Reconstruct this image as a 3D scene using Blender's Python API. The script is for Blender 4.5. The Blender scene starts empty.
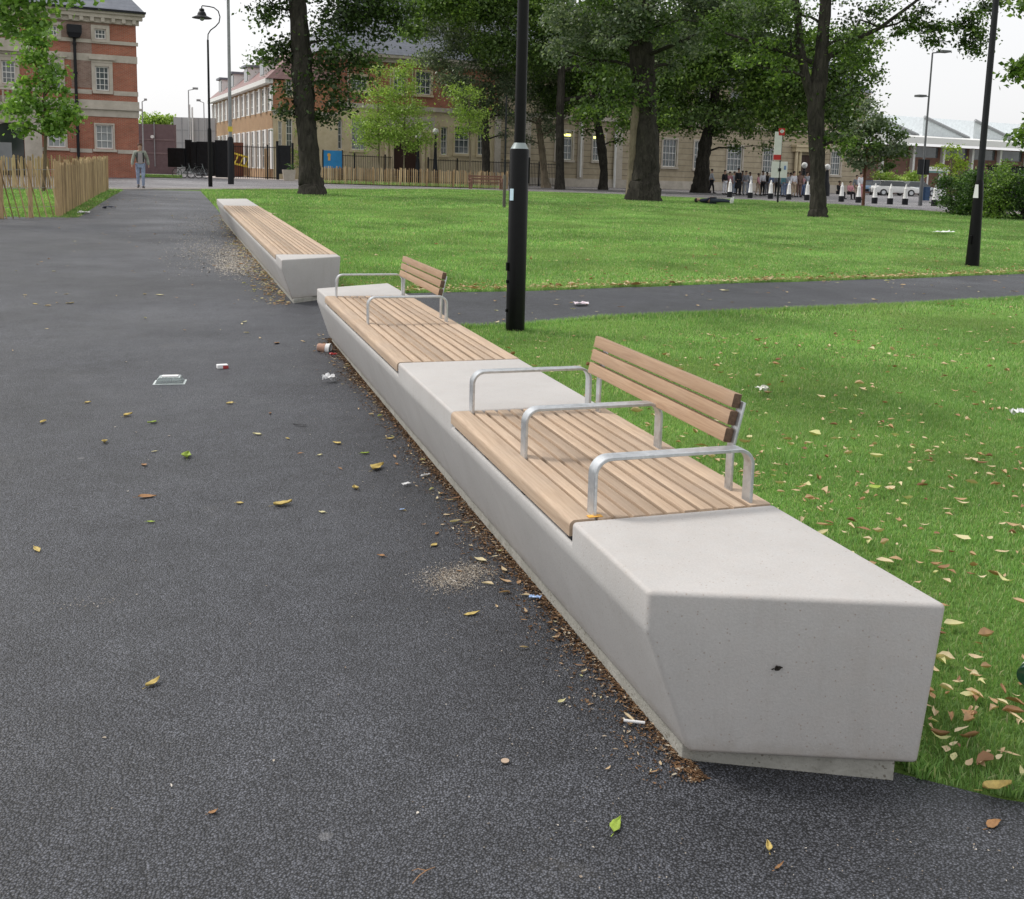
import bpy, bmesh, math, random
import numpy as np
from mathutils import Vector, Matrix
R_ = math.radians
rnd = random.Random(7)
rng = np.random.default_rng(7)
sc = bpy.context.scene
col = sc.collection

# ------------------------------------------------------------------ camera
W_, H_ = 1024, 899
FPX, CX, CY = 1039.6, 529.8, 328.1
PIT, ROL, YAW, CAMZ = .1483, .0274, .3252, 1.545
_c, _s = math.cos(YAW), math.sin(YAW)
_F = np.array([_s, _c, 0.]); _R = np.array([_c, -_s, 0.]); _U = np.array([0, 0, 1.])
F2 = _F*math.cos(PIT)-_U*math.sin(PIT); U2 = _U*math.cos(PIT)+_F*math.sin(PIT)
R3 = _R*math.cos(ROL)+U2*math.sin(ROL); U3 = U2*math.cos(ROL)-_R*math.sin(ROL)
CAM = np.array([0, 0, CAMZ])
cd = bpy.data.cameras.new('camera'); co = bpy.data.objects.new('camera', cd); col.objects.link(co)
co.matrix_world = Matrix(((R3[0], U3[0], -F2[0], 0), (R3[1], U3[1], -F2[1], 0), (R3[2], U3[2], -F2[2], CAMZ), (0, 0, 0, 1)))
cd.sensor_width = 36; cd.lens = FPX/W_*36
cd.shift_x = (W_/2-CX)/W_; cd.shift_y = (CY-H_/2)/W_
cd.clip_start = .05; cd.clip_end = 3000
sc.camera = co
sc.render.resolution_x = W_; sc.render.resolution_y = H_

def hgt(x, y):                                   # terrain height: level near the bench, rising gently away
    x = np.asarray(x, float); y = np.asarray(y, float)
    t = np.clip((y-4)/41, 0, 1)
    b = .5*t*t*(3-2*t)
    q = x-8
    c = .005*(np.sqrt(q*q+16)+q)/2
    return b-.35*np.tanh(c/.35)
def ray(u, v):
    q = F2+R3*(u-CX)/FPX-U3*(v-CY)/FPX
    return q
def at(u, v, dz=0.):                             # where the line of sight meets the ground
    q = ray(u, v); z = .2
    for _ in range(60):
        P = CAM+q*(z-CAMZ)/q[2]
        z = .5*z+.5*(float(hgt(P[0], P[1]))+dz)
    return P
def atd(u, v, d): return CAM+ray(u, v)*d         # point at depth d
def depth(P): return float((np.asarray(P)-CAM)@F2)

# ------------------------------------------------------------------ objects
def tag(o, label=None, cat=None, group=None, kind=None):
    if label: o['label'] = label
    if cat: o['category'] = cat
    if group: o['group'] = group
    if kind: o['kind'] = kind
    return o
def empty(name, loc, label, cat, group=None, rz=0, rx=0):
    o = bpy.data.objects.new(name, None); col.objects.link(o)
    o.location = loc; o.rotation_euler = (rx, 0, rz); o.empty_display_size = .2
    return tag(o, label, cat, group)
def copy_tree(o, parent=None):
    c = o.copy(); col.objects.link(c); c.parent = parent
    for ch in list(o.children): copy_tree(ch, c)
    return c
def link(name, me, mat, parent=None, smooth=False):
    o = bpy.data.objects.new(name, me); col.objects.link(o)
    if mat is not None:
        for m in (mat if isinstance(mat, (list, tuple)) else [mat]): me.materials.append(m)
    if parent is not None: o.parent = parent
    if smooth:
        me.polygons.foreach_set('use_smooth', np.ones(len(me.polygons), bool))
    return o
def np_mesh(name, V, F, k):                      # F: (n,k) int array
    me = bpy.data.meshes.new(name)
    V = np.ascontiguousarray(V, np.float32).reshape(-1, 3); F = np.ascontiguousarray(F, np.int32).reshape(-1, k)
    me.vertices.add(len(V)); me.vertices.foreach_set('co', V.ravel())
    me.loops.add(F.size); me.loops.foreach_set('vertex_index', F.ravel())
    me.polygons.add(len(F)); me.polygons.foreach_set('loop_start', np.arange(0, F.size, k, dtype=np.int32))
    me.update(calc_edges=True); me.validate()
    return me
class MB:
    XF = None
    def __init__(s): s.v = []; s.f = []
    def add(s, vs, fs):
        n = len(s.v); s.v += [tuple(map(float, p)) for p in vs]; s.f += [tuple(i+n for i in f) for f in fs]; return s
    def box(s, x0, x1, y0, y1, z0, z1, M=None):
        vs = [(x, y, z) for z in (z0, z1) for y in (y0, y1) for x in (x0, x1)]
        if M is not None: vs = [tuple(M @ Vector(p)) for p in vs]
        return s.add(vs, [(0, 2, 3, 1), (4, 5, 7, 6), (0, 1, 5, 4), (2, 6, 7, 3), (0, 4, 6, 2), (1, 3, 7, 5)])
    def tube(s, pts, rs, n=10, cap=True, jit=0):
        pts = [Vector(p) for p in pts]
        if not isinstance(rs, (list, tuple)): rs = [rs]*len(pts)
        base = len(s.v); up = None
        for i, p in enumerate(pts):
            d = (pts[min(i+1, len(pts)-1)]-pts[max(i-1, 0)]).normalized()
            if up is None:
                up = Vector((1, 0, 0)) if abs(d.x) < .9 else Vector((0, 1, 0))
            a = (up-d*up.dot(d)).normalized(); b = d.cross(a); up = a
            for k in range(n):
                t = 2*math.pi*k/n; r = rs[i]*(1+(jit*math.sin(k*2.3+i*.35)+jit*.6*math.sin(k*5.1+i*1.7) if jit else 0))
                s.v.append(tuple(p+a*math.cos(t)*r+b*math.sin(t)*r))
        for i in range(len(pts)-1):
            for k in range(n):
                q = base+i*n; s.f.append((q+k, q+(k+1) % n, q+n+(k+1) % n, q+n+k))
        if cap:
            s.f.append(tuple(base+k for k in range(n))[::-1]); s.f.append(tuple(base+(len(pts)-1)*n+k for k in range(n)))
        return s
    def lathe(s, prof, n=20, c=(0, 0, 0)):
        base = len(s.v)
        for r, z in prof:
            for k in range(n):
                t = 2*math.pi*k/n; s.v.append((c[0]+r*math.cos(t), c[1]+r*math.sin(t), c[2]+z))
        for i in range(len(prof)-1):
            for k in range(n):
                q = base+i*n; s.f.append((q+k, q+(k+1) % n, q+n+(k+1) % n, q+n+k))
        s.f.append(tuple(base+k for k in range(n))[::-1]); s.f.append(tuple(base+(len(prof)-1)*n+k for k in range(n)))
        return s
    def prism(s, poly, y0, y1):                  # poly in (x,z), extruded along y
        n = len(poly)
        return s.add([(x, y0, z) for x, z in poly]+[(x, y1, z) for x, z in poly],
                     [tuple(range(n)), tuple(range(n, 2*n))[::-1]]+[(i, n+i, n+(i+1) % n, (i+1) % n) for i in range(n)])
    def build(s, name, mat, parent=None, smooth=False, bevel=0, seg=2, ang=30, M=None):
        me = bpy.data.meshes.new(name); me.from_pydata(s.v, [], s.f); me.update()
        bm = bmesh.new(); bm.from_mesh(me)
        if name.endswith('wall') or name.endswith('brickwork'): bmesh.ops.remove_doubles(bm, verts=bm.verts, dist=1e-4)
        if M is None: M = MB.XF
        if M is not None: bmesh.ops.transform(bm, matrix=M, verts=bm.verts)
        bmesh.ops.recalc_face_normals(bm, faces=bm.faces)
        if bevel:
            es = [e for e in bm.edges if len(e.link_faces) == 2 and e.calc_face_angle(0) > R_(ang)]
            bmesh.ops.bevel(bm, geom=es, offset=bevel, segments=seg, profile=.5, affect='EDGES', clamp_overlap=True)
        if smooth:
            for f in bm.faces: f.smooth = True
            for e in bm.edges:
                if len(e.link_faces) == 2 and e.calc_face_angle(0) > R_(35): e.smooth = False
        bm.to_mesh(me); bm.free()
        return link(name, me, mat, parent)

# ------------------------------------------------------------------ materials
MATS = {}
class NT:
    def __init__(s, name, rough=.7, spec=.4, metal=0):
        s.m = bpy.data.materials.new(name); s.m.use_nodes = True; s.t = s.m.node_tree
        s.b = s.t.nodes['Principled BSDF']; s.out = s.t.nodes['Material Output']
        s.b.inputs['Roughness'].default_value = rough; s.b.inputs['Specular IOR Level'].default_value = spec
        s.b.inputs['Metallic'].default_value = metal
        s.co = s.n('ShaderNodeTexCoord'); MATS[name] = s.m
    def n(s, k, **kw):
        nd = s.t.nodes.new(k)
        for a, b in kw.items(): setattr(nd, a, b)
        return nd
    def l(s, a, b): s.t.links.new(a, b)
    def mapc(s, scale=(1, 1, 1), out='Object', rot=(0, 0, 0)):
        m = s.n('ShaderNodeMapping'); m.inputs['Scale'].default_value = scale; m.inputs['Rotation'].default_value = rot
        s.l(s.co.outputs[out], m.inputs['Vector']); return m.outputs[0]
    def noise(s, sc_, det=4, rough=.55, vec=None, dist=0):
        n = s.n('ShaderNodeTexNoise'); n.inputs['Scale'].default_value = sc_; n.inputs['Detail'].default_value = det
        n.inputs['Roughness'].default_value = rough; n.inputs['Distortion'].default_value = dist
        s.l(vec if vec is not None else s.co.outputs['Object'], n.inputs['Vector']); return n.outputs['Fac']
    def ramp(s, fac, stops, interp='LINEAR'):
        r = s.n('ShaderNodeValToRGB'); r.color_ramp.interpolation = interp
        while len(r.color_ramp.elements) < len(stops): r.color_ramp.elements.new(.5)
        for e, (p, c) in zip(r.color_ramp.elements, stops):
            e.position = p; e.color = (*c, 1) if isinstance(c, tuple) else (c, c, c, 1)
        s.l(fac, r.inputs[0]); return r.outputs[0]
    def mix(s, fac, a, b, mode='MIX'):
        m = s.n('ShaderNodeMix', data_type='RGBA', blend_type=mode)
        for sock, v in ((m.inputs[0], fac), (m.inputs[6], a), (m.inputs[7], b)):
            if hasattr(v, 'links'): s.l(v, sock)
            elif isinstance(v, tuple): sock.default_value = (*v, 1)
            else: sock.default_value = v
        return m.outputs[2]
    def math(s, op, a, b=0., clamp=False):
        m = s.n('ShaderNodeMath', operation=op, use_clamp=clamp)
        for sock, v in ((m.inputs[0], a), (m.inputs[1], b)):
            if hasattr(v, 'links'): s.l(v, sock)
            else: sock.default_value = v
        return m.outputs[0]
    def island(s):
        return s.n('ShaderNodeNewGeometry').outputs['Random Per Island']
    def color(s, c):
        if hasattr(c, 'links'): s.l(c, s.b.inputs['Base Color'])
        else: s.b.inputs['Base Color'].default_value = (*c, 1)
        return s
    def bump(s, h, dist=.01, st=1.):
        b = s.n('ShaderNodeBump'); b.inputs['Distance'].default_value = dist; b.inputs['Strength'].default_value = st
        s.l(h, b.inputs['Height']); s.l(b.outputs[0], s.b.inputs['Normal']); return s
def plain(name, c, rough=.6, metal=0, spec=.4, var=.12, sc_=3.):
    """painted / uniform surface with a little wear"""
    t = NT(name, rough, spec, metal)
    f = t.noise(sc_, 5, .6)
    lo = tuple(x*(1-var) for x in c); hi = tuple(min(1, x*(1+var)) for x in c)
    t.color(t.ramp(f, [(.3, lo), (.7, hi)])); return t.m

def m_asphalt(name, base, damp=True):
    t = NT(name, .62, .38)
    v = t.n('ShaderNodeTexVoronoi'); v.inputs['Scale'].default_value = 172; t.l(t.co.outputs['Object'], v.inputs['Vector'])
    v2 = t.n('ShaderNodeTexVoronoi'); v2.inputs['Scale'].default_value = 310; t.l(t.co.outputs['Object'], v2.inputs['Vector'])
    stone = t.ramp(v.outputs['Color'], [(.0, tuple(b*.42 for b in base)), (.5, base), (.88, tuple(b*1.65 for b in base)), (1., tuple(b*2.6 for b in base))])
    edge = t.ramp(v.outputs['Distance'], [(.28, 1.15), (.6, .22)])
    c = t.mix(1., stone, edge, 'MULTIPLY')
    sp = t.ramp(v2.outputs['Color'], [(.982, 0.), (.992, 1.)])
    c = t.mix(sp, c, (.26, .25, .235))
    big = t.ramp(t.noise(.42, 5, .62, dist=.4), [(.3, .68), (.52, 1.), (.7, 1.32)])
    c = t.mix(1., c, big, 'MULTIPLY')
    huge = t.ramp(t.noise(.16, 3, .5), [(.35, .84), (.65, 1.2)]); c = t.mix(1., c, huge, 'MULTIPLY')
    mid = t.ramp(t.noise(5.5, 5, .65), [(.3, .80), (.7, 1.18)])
    c = t.mix(1., c, mid, 'MULTIPLY')
    # dusty dried-out blotches
    du = t.ramp(t.noise(1.7, 6, .7, dist=.6), [(.62, 0.), (.8, .22)])
    c = t.mix(du, c, (.2, .19, .17))
    gv = t.n('ShaderNodeTexVoronoi'); gv.inputs['Scale'].default_value = 2.6; t.l(t.co.outputs['Object'], gv.inputs['Vector'])
    gum = t.math('MULTIPLY', t.ramp(gv.outputs['Color'], [(.62, 0.), (.64, .55)], 'CONSTANT'), t.ramp(gv.outputs['Distance'], [(.035, 1.), (.055, 0.)]))
    c = t.mix(gum, c, (.17, .17, .175))
    t.color(c)
    rr = t.ramp(t.noise(.8, 4, .6), [(.3, .42), (.7, .62)]); t.l(rr, t.b.inputs['Roughness'])
    h = t.math('ADD', t.math('MULTIPLY', v.outputs['Distance'], -1.), t.math('MULTIPLY', t.noise(60, 3), .5))
    t.bump(h, .0035, .9); return t.m
def m_concrete():
    t = NT('concrete', .62, .35)
    big = t.noise(2.2, 6, .62); fine = t.noise(160, 3, .7)
    c = t.ramp(big, [(.25, (.435, .422, .408)), (.75, (.505, .492, .48))])
    c = t.mix(1., c, t.ramp(fine, [(.3, .93), (.7, 1.06)]), 'MULTIPLY')
    v = t.n('ShaderNodeTexVoronoi'); v.inputs['Scale'].default_value = 140; t.l(t.co.outputs['Object'], v.inputs['Vector'])
    pick = t.math('MULTIPLY', t.ramp(v.outputs['Color'], [(.82, 0.), (.84, 1.)], 'CONSTANT'), t.ramp(v.outputs['Distance'], [(.2, 1.), (.42, 0.)]))
    c = t.mix(t.math('MULTIPLY', pick, .75), c, (.30, .24, .20))
    v3 = t.n('ShaderNodeTexVoronoi'); v3.inputs['Scale'].default_value = 17; t.l(t.co.outputs['Object'], v3.inputs['Vector'])
    pit = t.math('MULTIPLY', t.ramp(v3.outputs['Color'], [(.88, 0.), (.90, 1.)], 'CONSTANT'), t.ramp(v3.outputs['Distance'], [(.03, 1.), (.06, 0.)]))
    c = t.mix(t.math('MULTIPLY', pit, .7), c, (.16, .13, .11))
    # splash dirt low down, with its own broken edge
    sx = t.n('ShaderNodeSeparateXYZ'); t.l(t.co.outputs['Object'], sx.inputs[0])
    zz = t.math('ADD', sx.outputs[2], t.math('MULTIPLY', t.noise(14, 5, .7), -.11))
    dirt = t.ramp(zz, [(0., .42), (.05, 0.)])
    c = t.mix(dirt, c, (.25, .215, .17))
    st = t.ramp(t.noise(3.2, 6, .75, dist=1.2), [(.60, 0.), (.8, .22)])
    c = t.mix(st, c, (.36, .33, .29))
    run = t.ramp(t.noise(1., 5, .65, t.mapc((16, 16, 1.3))), [(.52, 0.), (.78, .20)])       # rain runs down the sides
    gn = t.n('ShaderNodeNewGeometry'); sn = t.n('ShaderNodeSeparateXYZ'); t.l(gn.outputs['Normal'], sn.inputs[0])
    c = t.mix(t.math('MULTIPLY', run, t.ramp(sn.outputs[2], [(.1, 1.), (.6, 0.)])), c, (.30, .27, .235))
    cloud = t.ramp(t.noise(6.5, 5, .7, dist=.5), [(.35, .97), (.65, 1.02)]); c = t.mix(1., c, cloud, 'MULTIPLY')
    wear = t.ramp(gn.outputs['Pointiness'], [(.515, 0.), (.57, .55)])
    c = t.mix(t.math('MULTIPLY', wear, t.ramp(t.noise(22, 4), [(.35, .3), (.65, 1.)])), c, (.47, .39, .335))
    t.color(c); t.bump(t.math('ADD', fine, t.math('MULTIPLY', pit, -2.)), .0016, .6); return t.m
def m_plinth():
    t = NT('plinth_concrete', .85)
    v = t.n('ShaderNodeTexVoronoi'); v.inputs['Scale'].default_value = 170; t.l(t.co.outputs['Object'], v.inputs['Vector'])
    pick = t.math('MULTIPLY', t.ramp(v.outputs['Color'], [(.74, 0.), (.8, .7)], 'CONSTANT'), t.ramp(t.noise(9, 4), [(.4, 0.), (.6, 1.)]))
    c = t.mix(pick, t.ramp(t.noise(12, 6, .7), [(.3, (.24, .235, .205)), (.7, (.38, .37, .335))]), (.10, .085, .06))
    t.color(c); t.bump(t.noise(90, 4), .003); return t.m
def m_wood(name, a, b, axis='y', weather=.3):
    t = NT(name, .6, .3)
    s_ = (60, 2.2, 60) if axis == 'y' else (2.2, 60, 60)
    vec = t.mapc(s_); isl = t.island()
    off = t.n('ShaderNodeVectorMath', operation='ADD'); t.l(vec, off.inputs[0])
    cb = t.n('ShaderNodeCombineXYZ')
    for i in range(3): t.l(t.math('MULTIPLY', isl, 37.+11*i), cb.inputs[i])
    t.l(cb.outputs[0], off.inputs[1])
    g = t.noise(1.1, 7, .66, off.outputs[0], .8)
    c = t.ramp(g, [(.25, a), (.5, tuple((x+y)/2 for x, y in zip(a, b))), (.75, b)])
    c = t.mix(1., c, t.ramp(isl, [(0., .76), (.5, 1.), (1., 1.16)]), 'MULTIPLY')
    blot = t.ramp(t.noise(3.5, 5, .6), [(.35, 0.), (.75, weather)])
    c = t.mix(blot, c, (.36, .31, .27))
    red = t.ramp(t.noise(7, 3, .6, off.outputs[0]), [(.55, 0.), (.75, .35)])
    c = t.mix(red, c, (a[0]*1.05, a[1]*.82, a[2]*.75))
    t.color(c); t.bump(g, .0012, .7); return t.m
def m_rand(name, stops, rough=.6, trans=.0, spec=.3, patch=None, extra=None):
    """many small pieces: each connected piece takes its own colour"""
    t = NT(name, rough, spec)
    c = t.ramp(t.island(), stops)
    if patch: c = t.mix(1., c, t.ramp(t.noise(patch[0], 4, .6), [(.32, patch[1]), (.68, patch[2])]), 'MULTIPLY')
    if extra: c = t.mix(t.ramp(t.noise(extra[0], 4, .6), [(extra[1], 0.), (extra[2], 1.)]), c, extra[3])
    t.color(c)
    if trans:
        tr = t.n('ShaderNodeBsdfTranslucent'); t.l(t.mix(1., c, (1.25, 1.35, .75), 'MULTIPLY'), tr.inputs[0])
        mx = t.n('ShaderNodeMixShader'); mx.inputs[0].default_value = trans
        t.l(t.b.outputs[0], mx.inputs[1]); t.l(tr.outputs[0], mx.inputs[2]); t.l(mx.outputs[0], t.out.inputs[0])
    return t.m
def m_brick(name, a, b, mort, blotch=.2):
    t = NT(name, .85, .2)
    sx = t.n('ShaderNodeSeparateXYZ'); t.l(t.co.outputs['Object'], sx.inputs[0])
    cb = t.n('ShaderNodeCombineXYZ'); t.l(t.math('ADD', sx.outputs[0], sx.outputs[1]), cb.inputs[0]); t.l(sx.outputs[2], cb.inputs[1])
    br = t.n('ShaderNodeTexBrick'); br.inputs['Scale'].default_value = 1
    br.inputs['Brick Width'].default_value = .23; br.inputs['Row Height'].default_value = .075; br.inputs['Mortar Size'].default_value = .01
    br.inputs['Color1'].default_value = (*a, 1); br.inputs['Color2'].default_value = (*b, 1); br.inputs['Mortar'].default_value = (*mort, 1)
    t.l(cb.outputs[0], br.inputs['Vector'])
    c = t.mix(1., br.outputs['Color'], t.ramp(t.noise(.9, 6, .7), [(.3, 1-blotch), (.7, 1+blotch)]), 'MULTIPLY')
    t.color(c); return t.m
def m_stone(name, a, b, course=None):
    t = NT(name, .85, .2)
    c = t.ramp(t.noise(1.3, 7, .7), [(.28, a), (.72, b)])
    if course:
        sx = t.n('ShaderNodeSeparateXYZ'); t.l(t.co.outputs['Object'], sx.inputs[0])
        fr = t.math('FRACT', t.math('DIVIDE', sx.outputs[2], course))
        c = t.mix(t.ramp(fr, [(.0, .65), (.07, .65), (.09, 0.)], 'CONSTANT'), c, (.07, .06, .05))
        st = t.ramp(t.noise(.35, 6, .7, t.mapc((1, 1, .35))), [(.45, 0.), (.75, .5)])
        c = t.mix(st, c, tuple(x*.55 for x in a))
    t.color(c); return t.m
def m_slate(name, c0, c1):
    t = NT(name, .55, .4)
    sx = t.n('ShaderNodeSeparateXYZ'); t.l(t.co.outputs['Object'], sx.inputs[0])
    fr = t.math('FRACT', t.math('DIVIDE', sx.outputs[2], .22))
    c = t.ramp(t.noise(1.6, 6, .7), [(.3, c0), (.7, c1)])
    c = t.mix(t.ramp(fr, [(0., .5), (.18, 0.)]), c, tuple(x*.5 for x in c0))
    t.color(c); return t.m
def m_glass(name, c, rough=.08):
    t = NT(name, rough, .8)
    t.color(t.ramp(t.noise(.6, 3), [(.35, tuple(x*.6 for x in c)), (.65, c)])); return t.m
def m_bark(name, a, b):
    t = NT(name, .9, .15)
    g = t.noise(1., 7, .7, t.mapc((9, 9, 2.2)), 1.)
    c = t.mix(1., t.ramp(g, [(.3, a), (.7, b)]), t.ramp(t.noise(.9, 4), [(.35, .75), (.7, 1.25)]), 'MULTIPLY')
    t.color(c); t.bump(g, .05, 1.); return t.m
def m_ground():
    t = NT('lawn_earth', .95, .1)
    c = t.ramp(t.noise(26, 6, .7), [(.3, (.08, .14, .03)), (.6, (.13, .22, .05)), (.8, (.19, .22, .08))])
    c = t.mix(t.ramp(t.noise(.45, 6, .65), [(.52, 0.), (.75, .55)]), c, (.12, .13, .045))
    c = t.mix(1., c, t.ramp(t.noise(.16, 3), [(.3, .85), (.7, 1.2)]), 'MULTIPLY')
    t.color(c); t.bump(t.noise(60, 5), .02); return t.m
def m_steel():
    t = NT('galvanised_steel', .42, .5, .85)
    v = t.n('ShaderNodeTexVoronoi'); v.inputs['Scale'].default_value = 70; t.l(t.co.outputs['Object'], v.inputs['Vector'])
    t.color(t.mix(.35, t.ramp(v.outputs['Color'], [(0., (.48, .50, .52)), (1., (.68, .70, .72))]), t.ramp(t.noise(9, 5), [(.3, (.42, .44, .46)), (.7, (.66, .68, .70))])))
    t.l(t.ramp(t.noise(25, 4), [(.3, .34), (.7, .52)]), t.b.inputs['Roughness']); return t.m
def m_emit(name, c, st):
    t = NT(name); t.color(c); t.b.inputs['Emission Color'].default_value = (*c, 1); t.b.inputs['Emission Strength'].default_value = st; return t.m

A = m_asphalt('asphalt', (.082, .086, .100))
ROADM = m_asphalt('road_asphalt', (.30, .285, .295))
PAVM = m_stone('paving', (.24, .20, .19), (.34, .30, .285))
KERB = plain('kerb_stone', (.42, .40, .37), .85)
CON = m_concrete(); PLI = m_plinth()
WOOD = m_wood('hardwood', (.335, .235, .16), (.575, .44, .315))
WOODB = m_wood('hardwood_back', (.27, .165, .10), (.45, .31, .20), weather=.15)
ENDG = plain('end_grain', (.12, .075, .05), .8, var=.35, sc_=80)
STEEL = m_steel()
BLACK = plain('black_paint', (.004, .0042, .0045), .32, 0, .16, .25, 14)
DARKP = plain('dark_paint', (.013, .014, .017), .5, 0, .25, .3, 4)
WHITE = plain('white_paint', (.78, .78, .76), .5, 0, .4, .06, 6)
FRAMEW = plain('window_white', (.74, .74, .71), .5, 0, .4, .06, 4)
GREYP = plain('grey_paint', (.30, .31, .32), .55)
SILV = plain('silver_paint', (.27, .31, .31), .4, .3)
RED = plain('red_paint', (.55, .03, .03), .4)
BLUEP = plain('blue_board', (.03, .25, .55), .5)
YEL = plain('yellow_paint', (.70, .55, .06), .55)
TIMB = m_wood('pale_timber', (.36, .24, .13), (.56, .41, .24))
PALE = m_rand('chestnut_pale', [(0., (.22, .145, .075)), (.5, (.44, .31, .17)), (1., (.66, .51, .30))], .85, patch=(2., .8, 1.15))
BRK = m_brick('red_brick', (.40, .12, .07), (.31, .09, .055), (.32, .25, .19), .22)
BRKP = m_brick('weathered_brick', (.30, .20, .165), (.235, .14, .11), (.30, .26, .22), .22)
BRKO = m_brick('orange_brick', (.50, .19, .09), (.40, .15, .07), (.36, .28, .2), .12)
BRKY = m_brick('tan_brick', (.42, .26, .14), (.36, .215, .12), (.34, .28, .2), .12)
STON = m_stone('limestone', (.38, .34, .285), (.58, .53, .46))
STONC = m_stone('stone_courses', (.33, .275, .19), (.50, .43, .315), .55)
STOND = m_stone('cream_stone', (.50, .42, .27), (.66, .57, .40))
SLATE = m_slate('slate', (.12, .13, .16), (.20, .215, .25))
SLATR = m_slate('red_tiles', (.20, .11, .105), (.30, .18, .17))
GLASS = m_glass('window_glass', (.13, .15, .16)); GLASSD = m_glass('dark_glass', (.035, .045, .05))
GLASSL = m_glass('curtained_glass', (.34, .36, .37), .25)
BARK = m_bark('bark', (.014, .013, .011), (.070, .063, .052)); BARKL = m_bark('pale_bark', (.13, .105, .075), (.27, .225, .165))
EARTH = m_ground()
GRASS = m_rand('grass_blades', [(0., (.14, .265, .08)), (.35, (.215, .395, .12)), (.78, (.30, .48, .165)), (.91, (.40, .52, .24)), (1., (.62, .57, .38))], .5, .42, .35,
               patch=(.55, .62, 1.28), extra=(.42, .50, .80, (.27, .35, .14)))
def leafm(n, a, b, c, **k): return m_rand(n, [(0., a), (.5, b), (.9, c), (1., tuple(x*1.5 for x in c))], .42, .36, .45, **k)
LDARK = leafm('leaves_dark', (.042, .075, .02), (.076, .135, .033), (.13, .20, .05))
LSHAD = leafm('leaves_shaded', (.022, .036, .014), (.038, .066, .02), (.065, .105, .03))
LMID = leafm('leaves_mid', (.05, .10, .02), (.11, .195, .035), (.20, .30, .06))
LGREY = leafm('leaves_grey', (.07, .105, .06), (.13, .175, .11), (.24, .28, .19))
LBIRCH = leafm('leaves_birch', (.19, .29, .05), (.28, .41, .08), (.38, .50, .13))
LLIME = leafm('leaves_lime', (.16, .25, .02), (.25, .36, .035), (.34, .45, .06))
LFRESH = leafm('leaves_fresh', (.10, .20, .035), (.18, .32, .06), (.28, .43, .10))
LSHRUB = leafm('leaves_shrub', (.03, .065, .018), (.05, .11, .025), (.10, .18, .04))
DEADL = m_rand('dead_leaves', [(0., (.22, .11, .06)), (.2, (.42, .25, .13)), (.5, (.56, .41, .25)), (.85, (.68, .58, .38)), (1., (.60, .60, .27))], .7, .15)
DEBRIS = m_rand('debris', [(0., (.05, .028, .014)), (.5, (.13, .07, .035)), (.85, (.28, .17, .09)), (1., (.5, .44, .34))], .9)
GRIT = m_rand('grit', [(0., (.22, .17, .13)), (.6, (.42, .37, .30)), (1., (.62, .58, .52))], .9)
def leafc(n, c):
    t = NT(n, .55, .35); t.color(t.ramp(t.noise(60, 5, .7), [(.3, tuple(x*.6 for x in c)), (.65, c)])); return t.m
LY = leafc('leaf_yellow', (.58, .44, .14)); LG = leafc('leaf_green', (.34, .46, .07)); LB = leafc('leaf_brown', (.36, .19, .08)); LP = leafc('leaf_pale', (.70, .64, .36))
SKIN = plain('skin', (.42, .26, .19), .55); SKIND = plain('skin_dark', (.16, .09, .06), .55)

# ------------------------------------------------------------------ terrain, paths, road
def sheet(name, xs_l, xs_r, ys, nx, off, mat, parent=None, kind='structure'):
    n = len(ys); V = []
    for i in range(n):
        for j in range(nx+1):
            x = xs_l[i]+(xs_r[i]-xs_l[i])*j/nx; y = ys[i] if np.isscalar(ys[i]) else ys[i][0]+(ys[i][1]-ys[i][0])*j/nx
            V.append((x, y, float(hgt(x, y))+off))
    F = [(i*(nx+1)+j, i*(nx+1)+j+1, (i+1)*(nx+1)+j+1, (i+1)*(nx+1)+j) for i in range(n-1) for j in range(nx)]
    o = link(name, np_mesh(name, V, F, 4), mat, parent)
    if kind: o['kind'] = kind
    return o
def axis(a, b, pts):
    return np.unique(np.concatenate([np.arange(a, b, 1.), np.array(pts, float)]))
gx = axis(-60, 110, [-1500, -600, -250, -120, 200, 400, 900, 1500]); gy = axis(-20, 130, [-1500, -400, -100, -40, 200, 350, 700, 1600])
GXm, GYm = np.meshgrid(gx, gy); Zg = hgt(GXm, GYm)
n0 = len(gx); idx = np.arange(len(gy)*n0).reshape(len(gy), n0)
Fg = np.stack([idx[:-1, :-1], idx[:-1, 1:], idx[1:, 1:], idx[1:, :-1]], -1).reshape(-1, 4)
g = link('ground', np_mesh('ground', np.stack([GXm, GYm, Zg], -1), Fg, 4), EARTH); g['kind'] = 'structure'

MX0 = 1.0
ys = np.arange(-5, 50.01, .5)
FEN0 = at(60, 217); FEN1 = at(107, 191)
def xl_main(y):
    if y < FEN0[1]-.35: return -18.
    if y < FEN0[1]+.15: return FEN0[0]+.4
    return FEN0[0]+.4+(FEN1[0]+.5-FEN0[0]-.4)*min(1, (y-FEN0[1])/(FEN1[1]-FEN0[1]))
roadL = at(20, 188.5); ROADY0 = at(150, 190)[1]
_RE = [at(60, 190.3), at(200, 190), at(320, 189.6), at(450, 189.5), at(600, 194), at(700, 198.5), at(780, 201.5), at(860, 206), at(945, 213)]
_REX = [p[0] for p in _RE]; _REY = [p[1] for p in _RE]
def road_edge(x): return np.interp(x, _REX, _REY)   # near edge of the road beyond the lawn
ys = np.arange(-5, road_edge(-1)+.01, .45)
sheet('main_path', [xl_main(y) for y in ys], [1.55 if y < 12.2 else 1.3 if y < 25.3 else 1.0-.25*min(1, (y-25)/15) for y in ys], list(ys), 24, .006, A)
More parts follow.
